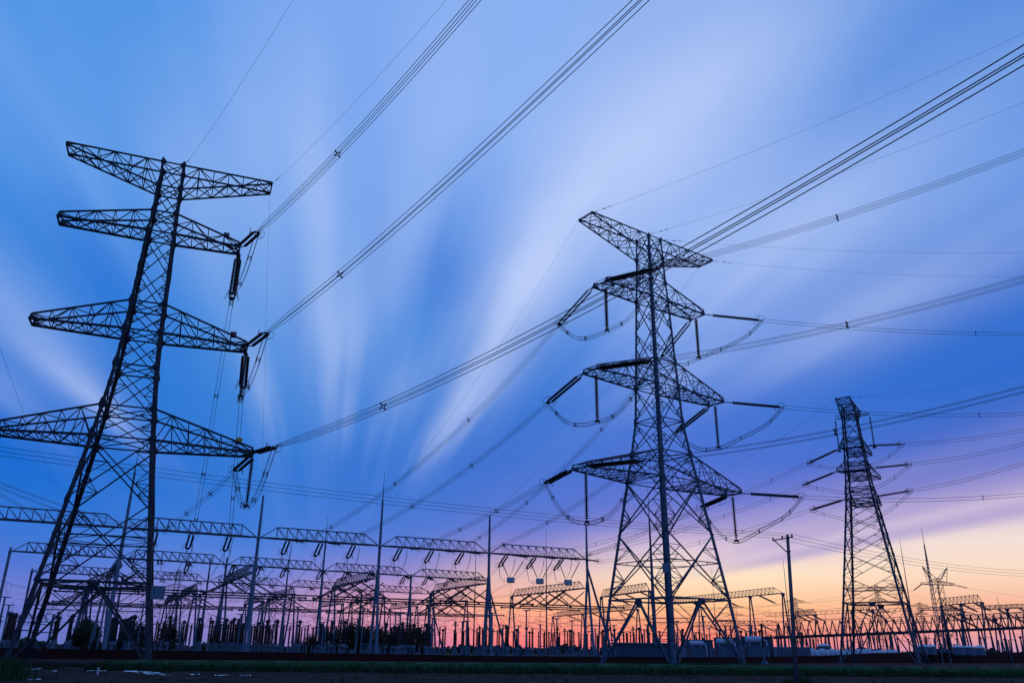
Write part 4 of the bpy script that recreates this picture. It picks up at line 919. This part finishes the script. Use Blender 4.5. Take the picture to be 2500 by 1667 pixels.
NEAR = ['behind the left tower', 'left of the first tall post', 'left of the whip-topped post', 'right of the whip-topped post', 'below the white boxes', 'behind the middle tower', 'behind the middle tower', 'right of the concrete pole', 'behind the slimmer tower']
for i in range(9):
    s = O1 + EB * (29.3 * i - 14)
    for k in range(15):
        c = s + EB * rnd.uniform(-8, 8) + EA * rnd.uniform(4, 70); z0 = rnd.uniform(8, 15)
        e = c + (EB * rnd.uniform(10, 26) if k % 3 else EA * rnd.uniform(15, 30)); e.z = z0 + rnd.uniform(-3, 2)
        bundle('slack_wire', f'sagging wire strung across the yard {NEAR[i]}', 'wire', V(c.x, c.y, z0), e, rnd.uniform(.8, 2.4), 1, .035, 0, 1, (), f'sagging yard wires {NEAR[i]}', steps=10)
# slim grey supports standing among the apparatus
sup = empty('support_stand', (0, 0, 0), 'x', 'column'); mb = MB(); mb.ring_path([V(0, 0, -.5), V(0, 0, 11.5)], [.24, .19], 10); part(mb, 'shaft', 'galv', sup); mb = MB(); mb.bar(V(-1.1, 0, 11.6), V(1.1, 0, 11.6), .22); mb.bar(V(0, -.5, 11.4), V(0, .5, 11.4), .2); part(mb, 'cap_beam', 'galv', sup)
n_ = 0
for i in range(9):
    for k in range(6):
        p = O1 + EB * (29.3 * i - 20 + (k % 3) * 9.7) + EA * (16 + 27 * (k // 3) + rnd.uniform(-3, 3)); h_ = rnd.uniform(.62, 1.1)
        if not -.62 < p.x / p.y < .6: continue
        o = sup if n_ == 0 else copy_tree(sup, p); n_ += 1; o.location = p; o.rotation_euler = (0, 0, RZ); o.scale = (1, 1, h_); z = zone(p.x, p.y)
        o['label'] = f'slim grey support stand with a short cap beam, {z}'; o['kind'] = 'thing'; o['category'] = 'stand'; o['group'] = f'support stands {z}'

# ------------------------------------------------------------------ trees behind the yard
def tree_mesh(h, w, n, seed, lo=.12):
    rr = random.Random(seed); lf = MB(); tr = MB()
    tr.ring_path([V(0, 0, -.3), V(.1, 0, h * .4), V(0, .1, h * .85)], [h * .022, h * .015, h * .004], 7)
    cl = []
    for k in range(26):
        t = rr.uniform(lo, .97); r = w * .5 * math.sin(math.pi * min(1, t * .9 + .08)) ** .7; a = rr.uniform(0, 6.28); c = V(r * .75 * math.cos(a), r * .75 * math.sin(a), h * t); cl.append((c, rr.uniform(.5, 1.0) * w * .22))
        tr.ring_path([V(0, 0, h * max(.05, t - .18)), c], [h * .006, h * .002], 4)
    for _ in range(n):
        c, r = rr.choice(cl); p = c + V(rr.gauss(0, r * .55), rr.gauss(0, r * .55), rr.gauss(0, r * .7)); s = rr.uniform(.2, .42) * (h / 9) ** .8
        a = V(rr.gauss(0, 1), rr.gauss(0, 1), rr.gauss(0, 1)).normalized() * s; b = a.cross(V(rr.gauss(0, 1), rr.gauss(0, 1), rr.gauss(0, 1))).normalized() * s * .55; o = len(lf.v)
        lf.v += [p - a, p + b, p + a, p - b]; lf.f.append((o, o+1, o+2, o+3))
    return lf, tr
TREES = [(800,1548,250,6),(835,1540,262,7),(862,1528,250,7.5),(885,1531,258,7.5),(912,1538,250,6.5),(945,1545,266,6.5),(968,1540,250,7),(992,1526,255,8),(1012,1530,250,7),(1040,1548,262,6),(760,1558,262,6),
         (236,1563,196,2.6),(258,1561,198,2.8),(290,1557,198,3.0),(352,1566,198,2.4),(208,1526,235,6),(222,1512,240,6.5),(340,1530,236,5),(412,1530,246,6)]
for i, (px, pt, D, w) in enumerate(TREES):
    p = at_depth(px, pt, D); h = max(2.5, p.z); lf, tr = tree_mesh(h, w, 3600 if h > 4 else 1500, 40 + i)
    lab = (['bushy dark tree, leftmost of the dark clump', 'second bushy tree of the dark clump', 'tall bushy tree left of the whip-topped post', 'rounded tree just left of the whip-topped post', 'lower tree right behind the whip-topped post', 'low tree in the middle of the dark clump', 'rounded tree right of the middle of the dark clump', 'tallest tree at the right of the dark clump', 'rounded tree beside the tallest one', 'last small tree at the right end of the clump', 'small tree before the left end of the clump'][i] if i < 11 else
           ['leafy shrub behind the wall left of the thick grey post', 'small leafy shrub at the foot of the thick grey post', 'leafy shrub just right of the thick grey post', 'small shrub left of the big leg of the left tower', 'narrow dark tree behind the column file inside the left tower', 'taller dark tree behind the column file inside the left tower', 'dark tree beside the big leg of the left tower', 'dark bushy tree just right of the left tower'][i - 11])
    t = empty('tree' if h > 4 else 'shrub', V(p.x, D, 0), lab, 'tree' if h > 4 else 'shrub', 'trees and shrubs behind the yard')
    for mbx, nm, mm_ in ((tr, 'trunk', 'bark'), (lf, 'crown', 'leaf')):
        mbx.v = [v + V(p.x, D, 0) for v in mbx.v]; part(mbx, nm, mm_, t)
# far wood and roofs on the skyline
mb = MB(); rr = random.Random(5); prev = None
for i in range(400):
    az = -40 + 80 * i / 399; D = 900; h = 5.5 + 2.5 * math.sin(i * .31) * math.sin(i * .083) + rr.uniform(-1.5, 1.5); c = hdir(az) * D; w = D * R(80 / 399) * 1.3; r = hdir(az + 90)
    for q in range(4): mb.bar(c + r * rr.uniform(-w, w) + V(0, 0, -2) + hdir(az) * rr.uniform(0, 60), c + r * rr.uniform(-w, w) + V(0, 0, h * rr.uniform(.6, 1.05)) + hdir(az) * rr.uniform(0, 60), w * .6, 4)
tag(mb.build('far_wood', 'wood'), 'low dark line of distant trees on the horizon', 'wood', kind='stuff')

# ------------------------------------------------------------------ transformers, firewall, reactors at the right
def box_at(mb, px0, px1, py_top, D, depth, z0=0):
    a, b = at_depth(px0, 1590, D), at_depth(px1, 1590, D); zt = at_depth((px0 + px1) / 2, py_top, D).z
    mb.box(V((a.x + b.x) / 2, D + depth / 2, z0), b.x - a.x, depth, zt - z0); return V((a.x + b.x) / 2, D, 0), b.x - a.x, zt
for i, (x0, x1, yt, lab) in enumerate(((1672, 1742, 1563, 'plain grey concrete firewall left of the three transformers'), (1746, 1806, 1558, 'grey concrete firewall behind the middle transformer'), (1812, 1890, 1555, 'tallest grey concrete firewall behind the right transformer'))):
    mb = MB(); c, w, h = box_at(mb, x0, x1, yt, 226, .6); cp = MB(); cp.box(V(c.x, 226.3, h + .003), w + .3, .9, .25); wl = empty('firewall', c, lab, 'wall', 'firewalls between the transformers'); part(mb, 'wall_panel', 'firewall', wl); part(cp, 'coping', 'firewall', wl)
mb = MB(); c, w, h = box_at(mb, 1505, 1655, 1571, 224, 8); bl = empty('low_building', c, 'long low grey-blue building behind the feet of the middle tower', 'building'); part(mb, 'wall', 'firewall', bl)
mb = MB(); mb.box(V(c.x, 228, h + .003), w + .8, 8.8, .3); part(mb, 'roof', 'galv', bl)
def transformer(nm, px, D, s, lab):
    c = at_depth(px, 1600, D); c = V(c.x, D, 0); t = empty('power_transformer', c, lab, 'transformer', 'power transformers')
    mb = MB(); mb.box(c + V(0, 0, .3), 5.2 * s, 2.6 * s, 2.6 * s); mb.box(c + V(0, 0, .3 + 2.6 * s), 5.4 * s, 2.8 * s, .15)
    for k in range(7): mb.box(c + V((-2.3 + k * .77) * s, -1.36 * s, .3), .12, .14, 2.5 * s)
    part(mb, 'tank', 'blue_tank', t)
    mb = MB(); z = 4.25 * s; mb.lathe(c + V(-2.6 * s, -.6, z), c + V(1.4 * s, -.6, z), [(0, .35 * s), (.08, .62 * s), (.2, .68 * s), (3.8 * s, .68 * s), (3.95 * s, .6 * s), (4 * s, .35 * s)], 18); cons = part(mb, 'conservator', 'white', t)
    mb = MB()
    for x in (-1.8, .8): mb.bar(c + V(x * s, -.6, 3.0 * s), c + V(x * s, -.6, z - .5 * s), .16)
    mb.tube([c + V(1.4 * s, -.6, z), c + V(2.0 * s, -.7, z - .3), c + V(2.1 * s, -1.2, 2.2 * s), c + V(2.1 * s, -1.4, .6)], .16, 8); part(mb, 'pipe', 'white', t)
    for k in range(3):
        b = c + V((-1.4 + 1.4 * k) * s, .8, 2.9 * s); mb = MB(); mb.sheds(b, b + V(-.5 + .5 * k, .3, 2.9 * s), .26, 14, 8, .55); part(mb, 'bushing', 'glaze', t)
    for k in (-1, 1):
        mb = MB()
        for q in range(9): mb.box(c + V(k * 3.4 * s + (q - 4) * .16 * s, -.2, .5), .05, 2.0 * s, 2.2 * s)
        part(mb, 'radiator', 'pale', t)
    for k in (-2.9, 2.75):
        mb = MB(); mb.tube([c + V(k * s, -1.7 * s, 0), c + V(k * s, -1.7 * s, 2.7 * s)], .06, 6); part(mb, 'fire_pipe', 'red', t)
transformer('l', 1706, 214, .86, 'grey-blue power transformer with a white cylinder on top, leftmost of three')
transformer('m', 1775, 212, .96, 'middle grey-blue power transformer with a white cylinder on top')
transformer('r', 1850, 210, 1.08, 'largest power transformer with a long white cylinder, nearest the concrete pole')
mb = MB(); D = 206; a = at_depth(1893, 1590, D)
bank = empty('radiator_bank', V(a.x + 3, D, 0), 'pale blue bank of upright radiator fins just left of the concrete pole', 'radiator')
for q in range(26): mb.box(V(a.x + q * .32, D, .2), .12, 1.8, at_depth(1900, 1578, D).z - .2)
part(mb, 'fins', 'pale', bank)
for q in (2, 9, 16, 23): r_ = MB(); r_.box(V(a.x + q * .32 + .16, D - .97, .2), .08, .06, 2.0); part(r_, 'fire_pipe', 'red', bank)
def reactor(px, D, w, lab, sc=1.0):
    c = at_depth(px, 1590, D); c = V(c.x, D, 0); t = empty('air_core_reactor', c, lab, 'reactor', 'domed drum reactors at the right')
    for k in range(6):
        u = k * math.pi / 3; mb = MB(); mb.bar(c + V(w * .4 * math.cos(u), w * .4 * math.sin(u), -.2), c + V(w * .4 * math.cos(u), w * .4 * math.sin(u), 1.5), .14); part(mb, 'leg', 'glaze', t)
    mb = MB(); mb.lathe(c + V(0, 0, 1.5), c + V(0, 0, 4), [(0, w * .47), (.1, w * .5), (2.1 * sc, w * .5), (2.2 * sc, w * .47)], 22); part(mb, 'coil', 'blue_tank', t)
    mb = MB(); z = 1.5 + 2.25 * sc; mb.lathe(c + V(0, 0, z), c + V(0, 0, z + 1), [(0, w * .56), (.12, w * .55), (.4, w * .36), (.58, w * .16), (.64, .02)], 22); part(mb, 'domed_roof', 'white', t, False)
for px, D, w, lab in ((2341, 236, 2.75 * 1.05, 'white-roofed drum reactor, left of the row of three'), (2367, 240, 2.9, 'white-roofed drum reactor, middle of the row of three'), (2392, 244, 2.9, 'white-roofed drum reactor, right of the row of three'), (2272, 234, 3.0, 'white-roofed drum reactor at the right legs of the slimmer tower'), (2253, 232, 2.6, 'white-roofed drum reactor between the legs of the slimmer tower'), (2012, 236, 3.2, 'broad white-roofed drum reactor left of the slimmer tower')):
    reactor(px, D, w, lab, .9)
hood = None
for k in range(17):
    px = 1984 + k * 12.6; p = at_depth(px, 1590, 226); p.z = 0; zt = at_depth(px, 1588 - (k % 3), 226).z
    if hood is None:
        hood = empty('duct_hood', p, 'x', 'hood'); mb = MB(); mb.prism(p + V(-.58, 0, -.2), p + V(.58, 0, -.2), V(0, 1.4, 0), V(0, 0, 1.1)); part(mb, 'body', 'pale', hood)
        mb = MB(); mb.ring_path([p + V(-.62, .7, .95), p + V(.62, .7, .95)], [.85, .85], 14); part(mb, 'rounded_lid', 'white', hood); o = hood
    else: o = copy_tree(hood, p)
    o.scale = (1, 1, rnd.uniform(1.35, 1.6)); o['label'] = 'low white rounded duct hood in the row behind the legs of the slimmer tower'; o['group'] = 'row of low white duct hoods'

# ------------------------------------------------------------------ gantries at the right, seen receding
def px_portal(label, p, q, z, legs, depth, m='galv_far', cw=.18):
    a = at_height(*p, z); b = at_height(*q, z); return portal(label, a, b, z, legs, depth, cw, m), a, b
PXP = [('long lattice gantry just left of the concrete pole', (1911,1447), (1637,1473), 20, (0, .25, .7), 2.0),
 ('lattice gantry seen through the left face of the middle tower', (1586,1441), (1468,1457), 18, (0, 1), 2.2),
 ('low far gantry left of the middle tower, near the last tall post', (1557,1486), (1350,1505), 16, (0, .3, .6, 1), 1.8),
 ('lattice gantry with oblique legs just right of the concrete pole', (1991,1499), (1941,1505), 17, (0, 1), 2.2),
 ('lattice gantry through the legs of the slimmer tower', (2130,1487), (2080,1490), 18, (0, 1), 2.2),
 ('wide lattice gantry right of the lattice mast', (2397,1469), (2298,1478), 18, (0, .5, 1), 2.4),
 ('second lower lattice gantry right of the lattice mast', (2350,1496), (2300,1500), 16, (0, 1), 2.0),
 ('far gantry reaching the right edge of the view', (2520,1482), (2400,1488), 17, (.05, .5), 1.2),
 ('low far gantry at the right edge', (2520,1505), (2310,1515), 13, (.05, .4, .8), 1.6),
 ('low distant gantry between the middle and slimmer towers', (1900,1525), (1690,1528), 13, (0, .3, .6, 1), 1.8)]
for i, (lab, p, q, z, lg, dp) in enumerate(PXP):
    g, a, b = px_portal(lab, p, q, z, lg, dp)
    d = (b - a); L_ = d.length
    n = 3 if L_ > 20 else 2
    for k in range(n):
        s = a.lerp(b, (k + .6) / (n + .3)) ; e = s + V(6.5, 2, -2.6)
        e2 = tension_string(f'{["left", "middle", "right"][::-1][k]} sloping string of the {lab.split(",")[0]}', s, e - s, 7, 'sloping strings under the right-hand gantries', r=.22, n=16, sides=6, rings=False, link=.4)
        bundle('slack_wire', f'{["left", "middle", "right"][::-1][k]} slack wire of the {lab.split(",")[0]}', 'wire', e2, e2 + V(24, 4, -1.0), 1.2, 1, .03, 0, 1, (), 'slack wires at the right', steps=10)
# heavy long truss with slanting insulators across the right
a, b = at_height(1889, 1552, 7.5), at_height(2520, 1528, 9.5)
a = at_depth(1889, 1556, 262); b = at_depth(2530, 1531, 262)
g = empty('pipe_bridge', V(a.x, a.y, 0), 'long heavy dark beam crossing the right half just above the white hoods', 'gantry')
mb = MB(); mb.bar(a, b, .9, .75); mb.bar(a + V(0, 1.5, .3), b + V(0, 1.5, .3), .3); part(mb, 'beam', 'steel_dark', g)
mb = MB(); L_ = (b - a).length; d = (b - a).normalized(); n = 34
for k in range(n):
    c = a + d * (L_ * (k + .3) / n); mb.bar(c + V(0, 0, .4), c + V(L_ / n * .45, 0, 4.3), .24); mb.bar(c + V(L_ / n * .45, 0, 4.3), c + V(L_ / n * .9, 0, .4), .24)
part(mb, 'slanting_struts', 'glaze', g)
mb = MB(); mb.bar(a + V(0, .5, 4.6), b + V(0, .5, 4.4), .14); mb.bar(a + V(0, 6, 6.4), b + V(0, 6, 6.2), .12); mb.bar(a + V(0, 6, 7.3), b + V(0, 6, 7.1), .1)
for k in range(90): c = (a + V(0, 6, 6.4)).lerp(b + V(0, 6, 6.2), k / 90); mb.bar(c, c + V(.7 if k % 2 else -.7, 0, .9), .07)
part(mb, 'upper_rail', 'truss', g)
for k in range(12):
    c = a.lerp(b, (k + .4) / 12); mb = MB()
    for s_ in (-1, 1): mb.bar(V(c.x + s_ * 1.3, c.y, -.3), c + V(s_ * .4, 0, 0), .34)
    mb.bar(V(c.x - 1, c.y, c.z * .4), V(c.x + 1, c.y, c.z * .4), .18); part(mb, 'a_frame_leg', 'galv_far', g)

# ------------------------------------------------------------------ masts
def mast(px, pt, ztop, r, lab, lattice=False, base_px=None):
    p = at_height(px, pt, ztop); b = V(p.x, p.y, 0); t = empty('lightning_mast', b, lab, 'mast', 'slender lightning masts')
    mb = MB()
    if lattice:
        for k in range(3):
            u = k * 2.094; c = V(math.cos(u), math.sin(u), 0); mb.bar(b + c * 1.1, V(p.x, p.y, ztop * .86) + c * .12, .16)
        n = 26
        for i in range(n):
            z0, z1 = ztop * .86 * i / n, ztop * .86 * (i + 1) / n; r0, r1 = 1.1 - .98 * i / n, 1.1 - .98 * (i + 1) / n
            for k in range(3):
                u, w = k * 2.094, (k + 1) * 2.094; mb.bar(b + V(math.cos(u) * r0, math.sin(u) * r0, z0), b + V(math.cos(w) * r1, math.sin(w) * r1, z1), .08)
    else: mb.ring_path([b - V(0, 0, .3), V(p.x, p.y, ztop * .45), V(p.x, p.y, ztop * .8)], [r, r * .62, r * .34], 10)
    part(mb, 'shaft', 'galv_far', t); mb = MB(); z = ztop * (.86 if lattice else .8); mb.ring_path([V(p.x, p.y, z - .2), V(p.x, p.y, ztop)], [.12, .035], 6); part(mb, 'lightning_rod', 'fitting', t)
mast(1581, 1188, 44, .62, 'thick tapering mast rising inside the middle tower')
mast(1333, 1290, 40, .3, 'slim mast passing among the white boxes')
mast(1162, 1340, 30, .26, 'short slim mast left of the post beside the white boxes')
mast(1737, 1388, 34, .22, 'thin mast behind the right legs of the middle tower')
mast(1911, 1360, 36, .26, 'thin whip mast just left of the concrete pole')
mast(2196, 1313, 40, .3, 'thin whip mast touching the right leg of the slimmer tower')
mast(2249, 1285, 46, .3, 'tall lattice mast standing alone right of the slimmer tower', True)
mast(2434, 1455, 20, .34, 'blunt post mast near the right edge')
mast(2013, 1491, 18, .25, 'short blunt mast left of the slimmer tower')
mast(1893, 1502, 17, .2, 'short thin mast behind the transformers')

# ------------------------------------------------------------------ distant lattice towers
def far_tower(px, pt, h, lab, yaw, arms, mm='steel_old', w0=4.5):
    p = at_height(px, pt, h); lv = {'0': (0, w0), 'd': (h * .16, w0 * .8), '4b': (h * .52, w0 * .36)}
    ks = []
    for j, (zf, l) in enumerate(arms):
        k = 2 + j; lv[f'{k}b'] = (h * zf, w0 * (.36 - .2 * (zf - .5))); lv[f'{k}t'] = (h * zf + h * .045, w0 * (.36 - .2 * (zf - .45))); ks.append((f'{k}t', f'{k}b', l, l, .5))
    lv['top'] = (h, w0 * .2)
    if arms and arms[0][0] > .999: lv['top'] = (h * 1.06, w0 * .15)
    if any(abs(v[0] - lv['4b'][0]) < .5 for k, v in lv.items() if k != '4b') or '4t' in lv: lv['4b'] = (h * .5, lv['4b'][1]) if '4t' not in lv else lv['4b']
    r, tips, B, ax, ay = lattice_tower('far_lattice_tower', lab, p.x, p.y, yaw, lv, ks, mm, .24, .16, .1, 'distant lattice towers', gus=False, pegs=False)
    i = 0
    for (ai, s_, f_), tp in tips.items():
        if f_ == 1 or arms[ai - 1][0] > .93: continue
        d = V(s_ * .9, .3, -.35) if s_ < 0 else V(.95, -.1, -.16)
        e = tension_string(f'{("top", "middle", "low")[ai - 1]} {"left" if s_ < 0 else "right"} string of the {lab}', tp, d, 5, 'strings of the distant towers', r=.25, n=10, sides=5, rings=False, link=.3, twin=False)
        far = e + V(s_ * 150, 60 if s_ > 0 else -30, -7 if s_ > 0 else -14)
        bundle('far_line', f'faint {("top", "middle", "low")[ai - 1]} {"left" if s_ < 0 else "right"} line of the {lab}', 'wire', e, far, 4, 1, .035, 0, 1, (), 'faint lines of the distant towers', steps=12)
    return p, B
D3 = [(.93, 8), (.78, 6.5), (.62, 7.5)]
far_tower(2139, 1428, 48, 'distant tower framed by the legs of the slimmer tower', 12, D3)
far_tower(2244, 1470, 44, 'small distant tower left of the lattice mast', 10, D3)
far_tower(1793, 1474, 42, 'distant tower behind the right legs of the middle tower', -15, D3)
far_tower(1940, 1459, 44, 'distant tower mostly hidden by the concrete pole', 10, D3)
far_tower(437, 1391, 46, 'distant tower just right of the left tower', 8, D3)
far_tower(673, 1440, 44, 'distant tower right of the first tall post', 12, D3)
# the cat-eared tower beside the lattice mast
hc = 36; pc = at_height(2287, 1412, hc)
lv = {'0': (0, 4.6), 'd': (6.5, 3.7), '4b': (19, 1.9), '2b': (33.2, 1.6), '2t': (34.8, 1.6), '3b': (21.5, 1.8), '3t': (23.2, 1.75), 'top': (36, 1.6)}
rc, tc_, Bc, axc, ayc = lattice_tower('far_lattice_tower', 'distant tower with two horns like cat ears, behind the lattice mast', pc.x, pc.y, 15, lv, [('2t', '2b', 9.5, 9.5, .5), ('3t', '3b', 11, 11, .5)], 'steel_old', .24, .15, .09, 'distant lattice towers', gus=False, pegs=False)
mb = MB()
for s_ in (-1, 1):
    tp = V(pc.x, pc.y, 41.5) + axc * (s_ * 7.2)
    for r_, w in ((Bc(36, s_, -1), .22), (Bc(36, s_, 1), .22), (Bc(34, s_, 1), .2), (V(pc.x, pc.y, 34.8) + axc * (s_ * 5.5), .18)): mb.bar(r_, tp, w)
    for t in (.3, .55, .8): mb.bar(Bc(36, s_, -1).lerp(tp, t), (V(pc.x, pc.y, 34.8) + axc * (s_ * 5.5)).lerp(tp, t), .12)
part(mb, 'horns', 'steel_old', rc)
for (ai, s_, f_), tp in tc_.items():
    if f_ == 1: continue
    e = tension_string(f'short black string on the {"upper" if ai == 1 else "lower"} {"left" if s_ < 0 else "right"} arm of the cat-eared distant tower', tp, V(-.9, -.2, -.55) if s_ < 0 else V(.97, 0, -.2), 6.5, 'strings of the distant towers', r=.3, n=14, sides=6, rings=False, link=.4, twin=False)
    bundle('far_line', f'faint line from the {"upper" if ai == 1 else "lower"} {"left" if s_ < 0 else "right"} arm of the cat-eared tower', 'wire', e, e + V(s_ * 170, 20 if s_ > 0 else -30, -9), 4, 1, .04, 0, 1, (), 'faint lines of the distant towers', steps=12)
